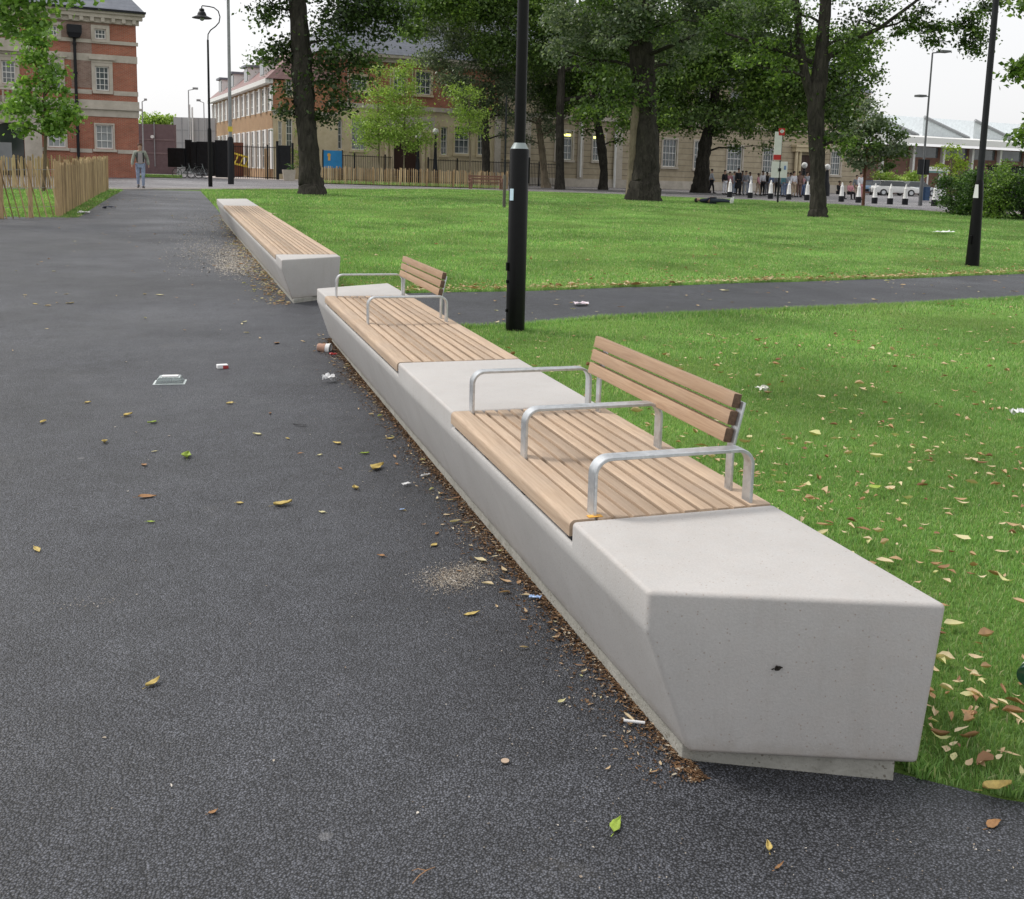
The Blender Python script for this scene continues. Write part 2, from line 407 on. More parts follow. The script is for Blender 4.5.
# paved corner in front of the near bench end
e0 = at(918, 786); e1 = at(1023, 804)
xs = np.arange(1.55, 14, .4); sl = (e1[1]-e0[1])/(e1[0]-e0[0])
V = []; F = []
for i, x in enumerate(xs):
    ye = e0[1]+sl*(x-e0[0])+.02*math.sin(x*3.1)+(.12 if x < e0[0] else 0)
    for j in range(9):
        y = -5+(ye+5)*j/8; V.append((x, y, float(hgt(x, y))+.006))
for i in range(len(xs)-1):
    for j in range(8): F.append((i*9+j, (i+1)*9+j, (i+1)*9+j+1, i*9+j+1))
o = link('path_apron', np_mesh('path_apron', V, F, 4), A); o['kind'] = 'structure'
# side path crossing the lawn
npx = [(520, 325.5), (600, 318), (720, 312.5), (900, 305), (1024, 298)]
fpx = [(447, 293), (560, 290.5), (700, 285), (900, 279), (1024, 274)]
SN = [np.array([1.4, 9.75, 0]), np.array([2.0, 9.8, 0])]+[at(*p) for p in npx]; SF = [np.array([1.25, 12.15, 0]), np.array([1.9, 12.3, 0])]+[at(*p) for p in fpx]
def extend(L):
    d = L[-1]-L[-3]; d = d/np.linalg.norm(d[:2]); return L+[L[-1]+d*8, L[-1]+d*30]
SN = extend(SN); SF = extend(SF)
def side_near(x): return np.interp(x, [p[0] for p in SN], [p[1] for p in SN])
def side_far(x): return np.interp(x, [p[0] for p in SF], [p[1] for p in SF])
xs = np.arange(1.55, 38, .5); V = []; F = []
for i, x in enumerate(xs):
    for j in range(7):
        w = .03*math.sin(x*2.7)+.02*math.sin(x*7)
        y = side_near(x)+w+(side_far(x)-side_near(x))*j/6; V.append((x, y, float(hgt(x, y))+.006))
for i in range(len(xs)-1):
    for j in range(6): F.append((i*7+j, (i+1)*7+j, (i+1)*7+j+1, i*7+j+1))
o = link('side_path', np_mesh('side_path', V, F, 4), A); o['kind'] = 'structure'
# road, its kerb and the pavement in front of the buildings
xs = np.arange(-50, 110, 1.5)
def band(name, f0, f1, n, off, mat):
    V = []; F = []
    for x in xs:
        for j in range(n+1):
            y = f0(x)+(f1(x)-f0(x))*j/n; V.append((x, y, float(hgt(x, y))+off))
    for i in range(len(xs)-1):
        for j in range(n): F.append((i*(n+1)+j, (i+1)*(n+1)+j, (i+1)*(n+1)+j+1, i*(n+1)+j+1))
    o = link(name, np_mesh(name, V, F, 4), mat); o['kind'] = 'structure'; return o
band('pavement', lambda x: road_edge(x), lambda x: road_edge(x)+2.2, 3, .035, PAVM)
band('road', lambda x: road_edge(x)+2.2, lambda x: 135, 30, .015, ROADM)
kb = MB()
for x in xs[:-1]:
    x1 = x+1.5; ya, yb = road_edge(x), road_edge(x1)
    za, zb = float(hgt(x, ya)), float(hgt(x1, yb))
    kb.add([(x, ya-.15, za-.1), (x1-.01, yb-.15, zb-.1), (x1-.01, yb, zb-.1), (x, ya, za-.1), (x, ya-.15, za+.06), (x1-.01, yb-.15, zb+.06), (x1-.01, yb, zb+.06), (x, ya, za+.06)],
           [(0, 1, 5, 4), (1, 2, 6, 5), (2, 3, 7, 6), (3, 0, 4, 7), (4, 5, 6, 7)])
o = kb.build('kerb', KERB); o['kind'] = 'structure'

# ------------------------------------------------------------------ benches
TOP, WID, FOLD = .495, .705, .109
def bench_block(root, ye0, ye1, yf0, yf1, seats):
    """ye0/ye1: left/right y of the near end; yf0/yf1 the far end; seats: [(y0,y1)] recessed for timber"""
    S = .072
    xs_ = dict(tl=(0, TOP), sl=(0, TOP-S), fo=(0, TOP-FOLD), bl=(.117, .056), br=(.670, .056), sr=(.688, TOP-S), tr=(WID, TOP))
    st = [('end', None)]+[v for a, b in seats for v in ((a, 'in'), (b, 'out'))]+[('far', None)]
    bm = bmesh.new(); R = []
    for y, k in st:
        d = {}
        for n, (x, z) in xs_.items():
            yy = ye0+(ye1-ye0)*x/WID if y == 'end' else yf0+(yf1-yf0)*x/WID if y == 'far' else y
            if k is None and n in ('sl', 'sr'): continue
            d[n] = bm.verts.new((x, yy, z))
        R.append((d, k))
    for i in range(len(R)-1):
        (a, ka), (b, kb_) = R[i], R[i+1]
        rec = ka == 'in'
        tl, tr = ('sl', 'sr') if rec else ('tl', 'tr')
        bm.faces.new([a[tl], a[tr], b[tr], b[tl]])
        L = [a[tl], b[tl]]+([b['sl']] if (not rec and kb_) else [])+[b['fo'], a['fo']]+([a['sl']] if (not rec and ka) else [])
        bm.faces.new(L)
        L = [a[tr], b[tr]]+([b['sr']] if (not rec and kb_) else [])+[b['br'], a['br']]+([a['sr']] if (not rec and ka) else [])
        bm.faces.new(L)
        bm.faces.new([a['fo'], b['fo'], b['bl'], a['bl']]); bm.faces.new([a['bl'], b['bl'], b['br'], a['br']])
        if kb_: bm.faces.new([b['tl'], b['tr'], b['sr'], b['sl']])
    for d in (R[0][0], R[-1][0]): bm.faces.new([d['tl'], d['fo'], d['bl'], d['br'], d['tr']])
    bmesh.ops.recalc_face_normals(bm, faces=bm.faces)
    es = [e for e in bm.edges if len(e.link_faces) == 2 and e.calc_face_angle(0) > R_(12)]
    bmesh.ops.bevel(bm, geom=es, offset=.014, segments=5, profile=.5, affect='EDGES', clamp_overlap=True)
    for f in bm.faces: f.smooth = True
    for e in bm.edges:
        if len(e.link_faces) == 2 and e.calc_face_angle(0) > R_(40): e.smooth = False
    me = bpy.data.meshes.new('concrete_block'); bm.to_mesh(me); bm.free()
    link('concrete_block', me, CON, root)
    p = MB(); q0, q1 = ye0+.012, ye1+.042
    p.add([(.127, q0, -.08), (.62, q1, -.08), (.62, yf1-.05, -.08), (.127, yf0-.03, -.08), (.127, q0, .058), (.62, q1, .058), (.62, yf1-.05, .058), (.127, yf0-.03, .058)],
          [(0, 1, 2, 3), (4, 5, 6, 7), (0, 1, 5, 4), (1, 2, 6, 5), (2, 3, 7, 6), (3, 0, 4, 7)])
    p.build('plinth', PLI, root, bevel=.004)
def slat_box(bm, x0, x1, y0, y1, z0, z1, bev=.004, front=0):
    r = bmesh.ops.create_cube(bm, size=1)
    for v in r['verts']:
        v.co = ((x0+x1)/2+v.co.x*(x1-x0), (y0+y1)/2+v.co.y*(y1-y0), (z0+z1)/2+v.co.z*(z1-z0))
    es = list({e for v in r['verts'] for e in v.link_edges})
    if front:
        fe = [e for e in es if all(abs(v.co.x-x0) < 1e-5 and v.co.z > z1-1e-4 for v in e.verts)]
        bmesh.ops.bevel(bm, geom=fe, offset=front, segments=5, profile=.5, affect='EDGES')
        es = [e for e in es if e.is_valid and e not in fe and max(abs(v.co.x-x1) for v in e.verts) < 1e-4]
    bmesh.ops.bevel(bm, geom=es, offset=bev, segments=2, profile=.5, affect='EDGES')
def seat(root, y0, y1):
    bm = bmesh.new()
    y0 += .007; y1 -= .007
    slat_box(bm, -.004, .081, y0, y1, TOP-.050, TOP+.001, .004, .019)
    x = .091; P = .0591
    for i in range(9):
        slat_box(bm, x, x+P-.0142, y0+rnd.uniform(0, .003), y1-rnd.uniform(0, .003), TOP-.048, TOP+rnd.uniform(-.001, .0015)); x += P
    slat_box(bm, x, WID-.002, y0, y1, TOP-.048, TOP+.001, .006)
    for f in bm.faces: f.smooth = True
    for e in bm.edges:
        if len(e.link_faces) == 2 and e.calc_face_angle(0) > R_(40): e.smooth = False
    me = bpy.data.meshes.new('seat'); bm.to_mesh(me); bm.free()
    s_ = link('seat', me, WOOD, root)
    n = max(2, int((y1-y0)/.45))                 # bearers under the slats
    for i in range(n+1):
        y = y0+.04+(y1-y0-.08)*i/n; MB().box(.012, .67, y-.02, y+.02, TOP-.072, TOP-.0505).build('bearer', DARKP, s_)
def flat_bar(path, w, th, y):
    """bar bent in the x-z plane; w along y, th in plane"""
    m = MB(); n = len(path); V = []
    for i, (x, z) in enumerate(path):
        a = Vector(path[max(i-1, 0)]); b = Vector(path[min(i+1, n-1)]); d = (b-a).normalized(); nn = Vector((-d.y, d.x))
        for s1, s2 in ((-1, -1), (1, -1), (1, 1), (-1, 1)):
            V.append((x+nn.x*th/2*s2, y+w/2*s1, z+nn.y*th/2*s2))
    F = [(i*4+k, i*4+(k+1) % 4, i*4+4+(k+1) % 4, i*4+4+k) for i in range(n-1) for k in range(4)]+[(0, 1, 2, 3), (n*4-4, n*4-3, n*4-2, n*4-1)]
    return m.add(V, F)
def armrest(root, y, a=.086, b=.636, h=.180, r=.052):
    pts = [(a, TOP-.03), (a, TOP+h-r)]
    pts += [(a+r-r*math.cos(t), TOP+h-r+r*math.sin(t)) for t in np.linspace(0, math.pi/2, 9)[1:]]
    pts += [(b-r+r*math.sin(t), TOP+h-r+r*math.cos(t)) for t in np.linspace(0, math.pi/2, 9)]
    pts += [(b, TOP-.03)]
    flat_bar(pts, .054, .0115, y).build('armrest', STEEL, root, smooth=True, bevel=.0018, seg=1)
def backrest(root, y0, y1, posts, px=-.011):
    til = math.atan2(.035, .17); bm = bmesh.new()
    for k in range(3):
        r0 = .004+k*.060
        n0 = len(bm.verts); slat_box(bm, -.016, .016, y0, y1, r0, r0+.0495, .0035)
    M = Matrix.Translation((.620, 0, .658)) @ Matrix.Rotation(til, 4, 'Y')
    bmesh.ops.transform(bm, matrix=M, verts=bm.verts)
    for f in bm.faces:
        f.smooth = True
        if abs(f.normal.y) > .9: f.material_index = 1
    for e in bm.edges:
        if len(e.link_faces) == 2 and e.calc_face_angle(0) > R_(40): e.smooth = False
    me = bpy.data.meshes.new('backrest'); bm.to_mesh(me); bm.free()
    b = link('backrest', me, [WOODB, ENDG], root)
    for y in posts:
        p = [(.650+px, TOP-.03), (.650+px, .63), (.652+px, .65), (.657+px, .675), (.684+px, .80)]
        flat_bar(p, .042, .010, y).build('post', STEEL, b, smooth=True, bevel=.002)

B1 = empty('concrete_bench', (1.113, 0, 0), 'long pale concrete bench with two slatted timber seats, steel armrests and backrests, in the foreground', 'bench')
bench_block(B1, 2.296, 2.025, 9.16, 9.55, [(2.85, 4.35), (5.55, 8.60)])
seat(B1, 2.85, 4.35); seat(B1, 5.55, 8.60)
for y in (2.90, 3.585, 4.325): armrest(B1, y)
backrest(B1, 3.025, 4.27, (3.03, 4.21))
for y in (7.03, 8.56): armrest(B1, y)
backrest(B1, 7.16, 8.56, (7.20, 8.50))
t = MB(); t.box(.062, .108, 2.862, 2.884, TOP+.002, TOP+.0035); t.build('tape_scrap', plain('orange_tape', (.75, .38, .05), .5), B1)
Z0, Z1 = float(hgt(1.3, 11.6)), float(hgt(1.3, 25.3))
B2 = empty('concrete_bench', (1.03, 11.6, Z0-.005), 'long concrete bench with plain timber seat and no armrests, farther along the path', 'bench', rx=math.atan2(Z1-Z0, 13.7), rz=R_(1.0))
bench_block(B2, 0, .38, 13.7, 14.05, [(.62, 10.9)])
seat(B2, .62, 10.9)
# dead fly-like dark mark: a scrap of dried leaf stuck on the end face
def leaf_mesh(L, w, curl, seed, point=1.):
    r = random.Random(seed); n = 9; V = []; F = []
    bend = r.uniform(-.25, .25)
    for i in range(n):
        t_ = i/(n-1); ww = w*(math.sin(math.pi*min(1, t_**.8*1.0))**.9)*(1-.25*t_)*(1+.12*r.uniform(-1, 1))
        if i in (0, n-1): ww = .0006
        x = (t_-.5)*L; yb = bend*w*math.sin(math.pi*t_)*2
        zc = curl*L*(t_-.4)**2*.35+.002*r.uniform(0, 1)
        for s_ in (-1, -.5, 0, .5, 1):
            V.append((x, yb+s_*ww, zc+abs(s_)**1.5*curl*w*.6+r.uniform(0, .0012)))
    for i in range(n-1):
        for k in range(4): F.append((i*5+k, i*5+k+1, i*5+5+k+1, i*5+5+k))
    # stalk
    b = len(V); V += [(-L/2, yb_, z) for yb_, z in ((-.0009, .001), (.0009, .001))]+[(-L*.78, .0009+bend*w, .003), (-L*.78, -.0009+bend*w, .003)]
    F.append((b, b+1, b+2, b+3))
    return V, F
def leaf(u, v, L, mat, label, group=None, seed=None, rz=None, curl=.35, w=.28, dz=.0075, name='fallen_leaf', thick=True):
    seed = seed if seed is not None else int(u*7+v*13)
    r = random.Random(seed); P = at(u, v)
    V, F = leaf_mesh(L, L*w, curl, seed)
    me = bpy.data.meshes.new(name); me.from_pydata(V, [], F); me.update()
    o = link(name, me, mat, smooth=True)
    so = o.modifiers.new('thickness', 'SOLIDIFY'); so.thickness = .0006
    o.location = (P[0], P[1], float(hgt(P[0], P[1]))+dz)
    o.rotation_euler = (r.uniform(-.12, .12), r.uniform(-.12, .12), rz if rz is not None else r.uniform(0, 6.28))
    return tag(o, label, 'leaf', group)
V, F = leaf_mesh(.022, .008, .5, 5)
me = bpy.data.meshes.new('leaf_scrap'); me.from_pydata(V, [], F); o = link('leaf_scrap', me, plain('black_scrap', (.02, .016, .012), .8)); tag(o, 'small dark scrap stuck to the near end face of the concrete bench', 'scrap')
qn = np.array([2.025-2.296, -WID, 0]); qn /= np.linalg.norm(qn); q = ray(778, 667); Pb = np.array([1.113, 2.296, .3]); s_ = ((Pb-CAM)@qn)/(q@qn); P = CAM+q*s_+qn*.003
o.location = P; o.rotation_euler = (R_(90), R_(-20), math.atan2(2.025-2.296, WID)); so = o.modifiers.new('thickness', 'SOLIDIFY'); so.thickness = .003

# ------------------------------------------------------------------ grass
def inpoly_lawn(x, y):
    near = (x > 1.83) & (y < side_near(x)-.02) & (y > e0[1]+sl*(x-e0[0])+.02)
    far = (x > np.where(y > 26, .98-.2*np.clip((y-26)/14, 0, 1), 1.3)) & (y > side_far(x)+.03) & (y < road_edge(x)-.2)
    far &= ~((x < 1.76) & (y < 26.0))
    verge = (x < np.interp(y, [FEN0[1], FEN1[1]], [FEN0[0]+.38, FEN1[0]+.45])) & (y > FEN0[1]-.3) & (y < ROADY0-.3)
    return near | far | verge
def frustum(x, y, mg=.12):
    P = np.stack([x, y, hgt(x, y)], -1)-CAM; d = P@F2
    u = CX+FPX*(P@R3)/np.maximum(d, .01); v = CY-FPX*(P@U3)/np.maximum(d, .01)
    return (d > .5) & (u > -W_*mg) & (u < W_*(1+mg)) & (v < H_*1.15)
def scatter(x0, x1, y0, y1, dens, test=inpoly_lawn):
    n = int((x1-x0)*(y1-y0)*dens)
    x = rng.uniform(x0, x1, n); y = rng.uniform(y0, y1, n)
    k = frustum(x, y); x, y = x[k], y[k]; k = test(x, y); return x[k], y[k]
def blades(x, y, hh, ww):
    n = len(x); z = hgt(x, y); a = rng.uniform(0, 2*np.pi, n); lean = rng.uniform(.1, .75, n)*hh; la = rng.uniform(0, 2*np.pi, n)
    h = hh*rng.uniform(.55, 1.15, n); w = ww*rng.uniform(.7, 1.3, n)
    dx, dy = np.cos(a)*w/2, np.sin(a)*w/2; lx, ly = np.cos(la)*lean, np.sin(la)*lean
    V = np.empty((n, 5, 3))
    V[:, 0] = np.stack([x-dx, y-dy, z-.004], -1); V[:, 1] = np.stack([x+dx, y+dy, z-.004], -1)
    V[:, 2] = np.stack([x+dx*.8+lx*.35, y+dy*.8+ly*.35, z+h*.6], -1); V[:, 3] = np.stack([x-dx*.8+lx*.35, y-dy*.8+ly*.35, z+h*.6], -1)
    V[:, 4] = np.stack([x+lx, y+ly, z+h], -1)
    i = np.arange(n)[:, None]*5
    return V.reshape(-1, 3), (i+np.array([[0, 1, 2, 3]])), (i+np.array([[3, 2, 4]]))
VV = []; Q = []; T = []; off = 0
def tuft(x, y): return .42+.5*rng.random(len(x))**2+.6*(np.sin(x*2.3+np.sin(y*1.7)*1.3)*np.sin(y*2.9+np.cos(x*1.1))*.5+.5)
for reg, dens, hh, ww in (((1.8, 6.5, 1., 6.5), 14000, .027, .0036), ((1.8, 15, 6.5, 10.0), 4600, .031, .0055), ((6.5, 15, 1., 6.5), 4600, .031, .0055),
                          ((-14, 26, 10., 19), 1500, .042, .010), ((-14, 40, 19, 32), 620, .05, .016), ((-16, 60, 32, 66), 230, .06, .032)):
    x, y = scatter(*reg, dens); V, q, t = blades(x, y, hh*tuft(x, y), ww)
    VV.append(V); Q.append(q+off); T.append(t+off); off += len(V)
# longer fringe along the bench foot and path edges
for fn, cnt in ((lambda n: (1.80+np.abs(rng.normal(0, .035, n)), rng.uniform(2.05, 9.4, n)), 9000), (lambda n: (lambda x: (x, side_near(x)-.02-np.abs(rng.normal(0, .05, n))))(rng.uniform(2, 14, n)), 9000),
                (lambda n: (1.72+np.abs(rng.normal(0, .06, n)), rng.uniform(12.6, 25.7, n)), 4500), (lambda n: (lambda x: (x, e0[1]+sl*(x-e0[0])+.02+np.abs(rng.normal(0, .03, n))))(rng.uniform(1.95, 6, n)), 3500),
                (lambda n: (lambda x: (x, side_far(x)+.02+np.abs(rng.normal(0, .07, n))))(rng.uniform(1.9, 18, n)), 8000)):
    x, y = fn(cnt); V, q, t = blades(x, y, .055*np.ones(len(x)), .005); VV.append(V); Q.append(q+off); T.append(t+off); off += len(V)
V = np.concatenate(VV); Q = np.concatenate(Q); T = np.concatenate(T)
me = bpy.data.meshes.new('lawn_grass'); me.vertices.add(len(V)); me.vertices.foreach_set('co', V.astype(np.float32).ravel())
me.loops.add(Q.size+T.size); me.loops.foreach_set('vertex_index', np.concatenate([Q.ravel(), T.ravel()]).astype(np.int32))
me.polygons.add(len(Q)+len(T)); me.polygons.foreach_set('loop_start', np.concatenate([np.arange(len(Q))*4, Q.size+np.arange(len(T))*3]).astype(np.int32))
me.update(calc_edges=True)
tag(link('lawn_grass', me, GRASS), 'short bright green grass of the park lawn', 'grass', kind='stuff')
print('blades', len(T))

# ------------------------------------------------------------------ scattered small stuff
def chips(n, xs, ys, size, name, mat, label, cat, dz=.01, curl=.5, asp=.45):
    s = size*np.clip(rng.lognormal(-.15, .38, n), .3, 1.9); a = rng.uniform(0, 2*np.pi, n); z = hgt(xs, ys)+dz
    ca, sa = np.cos(a), np.sin(a); w = s*asp*rng.uniform(.6, 1.25, n)
    st = np.array([-1., -.55, .0, .5, 1.]); wd_ = np.array([.04, .75, 1., .62, .03])      # a pointed leaf: midrib and two folded halves
    V = np.empty((n, 15, 3)); fold = curl*rng.uniform(.15, 1.3, n); arch = curl*rng.uniform(-.1, .75, n); tw = rng.uniform(-.5, .5, n); side = rng.uniform(.45, 1.2, (n, 2)); bend = rng.uniform(-.5, .5, n)
    for k in range(5):
        for j, q in enumerate((-1, 0, 1)):
            px = st[k]*s/2; hw = wd_[k]*w/2*(side[:, 0] if q < 0 else side[:, 1] if q > 0 else 1.)*rng.uniform(.8, 1.2, n)
            py = q*hw*rng.uniform(.7, 1.25, n)/np.sqrt(1+fold**2)+bend*w*(1-st[k]**2)*.4
            pz = abs(q)*hw*fold+arch*s*.35*st[k]**2+tw*q*hw*st[k]
            V[:, k*3+j] = np.stack([xs+px*ca-py*sa, ys+px*sa+py*ca, pz], -1)
    V[:, :, 2] += (z+.001-V[:, :, 2].min(1))[:, None]
    i = np.arange(n)[:, None]*15
    F = np.concatenate([i+np.array([[k*3+j, k*3+j+1, k*3+j+4, k*3+j+3]]) for k in range(4) for j in (0, 1)])
    return tag(link(name, np_mesh(name, V.reshape(-1, 3), F, 4), mat), label, cat, kind='stuff')
# dead leaves on the lawn
X = []; Y = []
def addxy(x, y): X.append(x); Y.append(y)
for reg, d in (((1.9, 4.5, 1., 5.5), 45), ((1.9, 9, 1., 9.), 24), ((9, 16, 2, 12), 15), ((1.5, 26, 11, 20), 9.), ((1.5, 40, 20, 40), 2.6), ((-8, 1, 24, 40), 3)):
    addxy(*scatter(*reg, d))
n = 1900; x = rng.uniform(1.9, 20, n); addxy(x, side_far(x)+.05+np.abs(rng.normal(0, .35, n)))
n = 620; x = 1.85+np.abs(rng.normal(0, .33, n)); y = rng.uniform(1.95, 6.5, n); k = y > e0[1]+sl*(x-e0[0])+.03; addxy(x[k], y[k])
n = 160; x = rng.uniform(1.95, 5, n); addxy(x, e0[1]+sl*(x-e0[0])+np.abs(rng.normal(0, .25, n))+.01)
n = 200; x = 1.75+np.abs(rng.normal(0, .2, n)); addxy(x, rng.uniform(12.5, 26, n))
x = np.concatenate(X); y = np.concatenate(Y)
chips(len(x), x, y, .046, 'lawn_leaves', DEADL, 'dry brown and yellow leaves strewn over the grass', 'fallen leaves', .022, 1.1, .62)
n = 900; x = rng.uniform(1.9, 18, n); y = side_far(x)+.04+np.abs(rng.normal(0, .16, n))
chips(n, x, y, .085, 'edge_fall', DEADL, 'band of pale dry leaves along the far edge of the side path', 'fallen leaves', .03, .8)
# leaf crumbs along the foot of the benches on the path side
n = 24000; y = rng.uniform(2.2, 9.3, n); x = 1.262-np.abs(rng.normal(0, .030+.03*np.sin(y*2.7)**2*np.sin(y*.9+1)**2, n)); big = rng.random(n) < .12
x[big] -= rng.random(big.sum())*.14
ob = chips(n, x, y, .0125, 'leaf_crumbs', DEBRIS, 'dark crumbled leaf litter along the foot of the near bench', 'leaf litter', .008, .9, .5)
n = 150; y = rng.uniform(2.2, 9.6, n); x = 1.22-np.abs(rng.normal(0, .09, n))
chips(n, x, y, .034, 'edge_leaves', DEADL, 'broken brown leaves gathered on the path beside the near bench', 'fallen leaves', .01, .7)
n = 1500; y = rng.uniform(11.5, 27, n); x = 1.12-np.abs(rng.normal(0, .16, n))
chips(n, x, y, .05, 'bench_leaves', DEADL, 'brown leaves gathered on the path beside the far bench', 'fallen leaves', .01, .7)
n = 260; x = rng.uniform(-3, 1.1, n); y = rng.uniform(9, 40, n); k = x > -2.4
chips(int(k.sum()), x[k], y[k], .05, 'path_leaves', DEADL, 'small scattered leaves on the far part of the path', 'fallen leaves', .012, .6)
n = 130; x = rng.uniform(2.2, 16, n); y = side_near(x)+(side_far(x)-side_near(x))*rng.random(n)
chips(n, x, y, .07, 'side_path_leaves', DEADL, 'scattered leaves on the side path', 'fallen leaves', .016, .5)
n = 320; x = FEN0[0]+.35+rng.normal(0, .14, n)+(FEN1[0]-FEN0[0])*0; y = rng.uniform(FEN0[1]-.3, FEN1[1], n)
chips(n, x, y, .05, 'verge_leaves', DEADL, 'brown leaves in the narrow verge beside the paling fence', 'fallen leaves', .02, .6)
# pale grit
def blob(u, v, sx, sy, n):
    P = at(u, v); return P[0]+rng.normal(0, sx, n)*1., P[1]+rng.normal(0, sy, n)
X = []; Y = []
for a in ((450, 581, .06, .06, 2600), (474, 572, .045, .05, 1100), (95, 605, .06, .03, 60)):
    addxy(*blob(*a))
n = 900; yy = rng.uniform(1.9, 9, n); addxy(1.1-np.abs(rng.normal(0, .25, n)), yy)
n = 260; addxy(rng.uniform(.8, 2.2, n), rng.uniform(1.3, 1.9, n))
x = np.concatenate(X); y = np.concatenate(Y)
chips(len(x), x, y, .0052, 'grit', GRIT, 'pale crushed grit and seed husks on the asphalt', 'grit', .008, .8, .7)
X = []; Y = []
for a in ((235, 258, .18, 1.0, 3600), (213, 250, .36, 1.6, 2200), (234, 268, .16, .5, 1500), (205, 226, .3, 2., 800)): addxy(*blob(*a))
x = np.concatenate(X); y = np.concatenate(Y); k = x < 1.05
chips(int(k.sum()), x[k], y[k], .022, 'pale_crumbs', plain('pale_crumb', (.60, .55, .48), .9, var=.2, sc_=30), 'pale crumbs strewn over the path beside the far bench', 'grit', .008, .5, .8)
n = 140; x = rng.uniform(-3.2, 1.2, n); y = rng.uniform(1.2, 9, n)
chips(n, x, y, .011, 'specks', GRIT, 'tiny pale specks scattered over the near asphalt', 'grit', .008, .6, .7)

GL = 'single dry leaves lying on the near asphalt'
leaf(617, 829, .062, LG, 'fresh yellow-green pointed leaf lying on the asphalt in front of the bench end', rz=.9, curl=.5, w=.22)
leaf(768, 851, .030, LY, 'small curled yellow leaf on the asphalt in front of the bench end', rz=1.2, curl=1.2)
leaf(779, 870, .034, LB, 'thin forked brown leaf stalk on the asphalt in front of the bench end', rz=.4, w=.12, curl=.8)
leaf(875, 497, .075, LG, 'pale yellow-green leaf lying flat on the grass behind the near bench', rz=.1, dz=.045, w=.36)
leaf(283, 506, .085, LY, 'yellow leaf with a pale underside lying on the middle of the path', rz=.1, w=.36, curl=.6)
leaf(472, 616, .060, LY, 'flat yellow-green leaf on the path close to the near bench', rz=.0, w=.2)
leaf(153, 686, .052, LY, 'twisted yellow-brown leaf alone on the near left of the path', rz=.7, w=.26, curl=.9)
leaf(213, 815, .026, LB, 'small brown leaf on the path nearest the lower left of the picture', rz=.5)
leaf(996, 800, .075, LY, 'long curved yellow-brown leaf at the grass edge right of the bench end', rz=-.3, curl=.9, dz=.03)
leaf(994, 828, .05, LB, 'reddish-brown forked leaf on the asphalt below the right grass edge', rz=.2)
leaf(378, 470, .10, LY, 'large yellow-brown leaf on the path beside the bench, largest of its cluster', rz=.8, w=.32, curl=.7)
leaf(188, 458, .075, LG, 'greenish-yellow crumpled leaf on the left part of the path', rz=1.5, w=.4, curl=.8)
leaf(57+90, 499, .08, LB, 'pair-like brown and yellow leaf on the left part of the path', rz=.1, w=.3)
for u, v, L, m in ((37, 552, .055, LY), (322, 514, .035, LP), (381, 558, .035, LB), (434, 547, .04, LY), (437, 536, .03, LB), (356, 490, .05, LY), (240, 505, .035, LY), (151, 524, .035, LG),
                   (104, 444, .05, LY), (154, 453, .035, LP), (144, 467, .05, LB), (257, 436, .05, LP), (288, 440, .035, LY), (337, 445, .06, LY), (320, 457, .03, LP), (365, 455, .05, LG), (397, 466, .03, LB),
                   (43, 424, .06, LY), (128, 417, .06, LY), (152, 424, .06, LG), (70, 304, .09, LY), (54, 272, .06, LP), (66, 295, .05, LY), (35, 305, .06, LY), (277, 344, .10, LB), (340, 470, .03, LB),
                   (300, 455, .03, LB), (88, 404, .04, LY), (145, 295, .06, LY), (160, 296, .08, LP), (270, 415, .04, LB), (230, 405, .05, LY), (390, 440, .05, LY), (403, 512, .03, LY)):
    leaf(u, v, L, m, 'small dry leaf lying by itself on the dark asphalt path', GL, w=rnd.uniform(.22, .38), curl=rnd.uniform(.3, .9))
tw = MB(); P = at(424, 880); z = float(hgt(P[0], P[1]))+.012
tw.tube([(-.03, -.02, 0), (-.012, -.004, .004), (.008, .006, .006), (.028, .014, .004)], [.0012, .0015, .0013, .0008], 6); tw.tube([(.006, .005, .006), (-.01, .018, .005), (-.024, .017, .003)], [.0012, .001, .0006], 6)
o = tw.build('twig', plain('twig', (.30, .17, .09), .8)); o.location = (P[0], P[1], z); tag(o, 'little forked brown twig at the very bottom of the path', 'twig')

# litter
def litter_sheet(name, u, v, L, W2, mat, label, cat, crump=.3, rz=0, dz=.012, seed=1, tilt=.0):
    r = random.Random(seed); n = 7; V = []; F = []
    for i in range(n):
        for j in range(n):
            x = (i/(n-1)-.5)*L*(1+.15*r.uniform(-1, 1)); y = (j/(n-1)-.5)*W2*(1+.2*r.uniform(-1, 1))
            V.append((x, y, crump*L*(.12+.5*r.random()*math.cos(3*i+seed)*math.sin(2*j)+.25*r.random())+.002))
    m0 = min(p[2] for p in V); V = [(a, b, c-m0+.001) for a, b, c in V]
    for i in range(n-1):
        for j in range(n-1): F.append((i*n+j, i*n+n+j, i*n+n+j+1, i*n+j+1))
    me = bpy.data.meshes.new(name); me.from_pydata(V, [], F); o = link(name, me, mat); so = o.modifiers.new('thickness', 'SOLIDIFY'); so.thickness = .0008
    P = at(u, v); o.location = (P[0], P[1], float(hgt(P[0], P[1]))+dz); o.rotation_euler = (0, tilt, rz); return tag(o, label, cat)
PAPER = plain('white_paper', (.80, .80, .80), .8, var=.05); PAPERB = plain('blue_wrapper', (.35, .48, .72), .4)
c = empty('paper_cup', tuple(at(324, 352)[:2])+(float(hgt(.9, 6))+.05,), 'white paper cup lying on its side on the path beside the far timber seat', 'cup', rz=R_(-28))
Mc = Matrix.Rotation(R_(93), 4, 'Y')
MB().lathe([(.028, -.055), (.030, -.053), (.041, .045), (.043, .058), (.043, .05), (.040, .05), (.028, -.05)], 24).build('cup_body', PAPER, c, smooth=True, M=Mc)
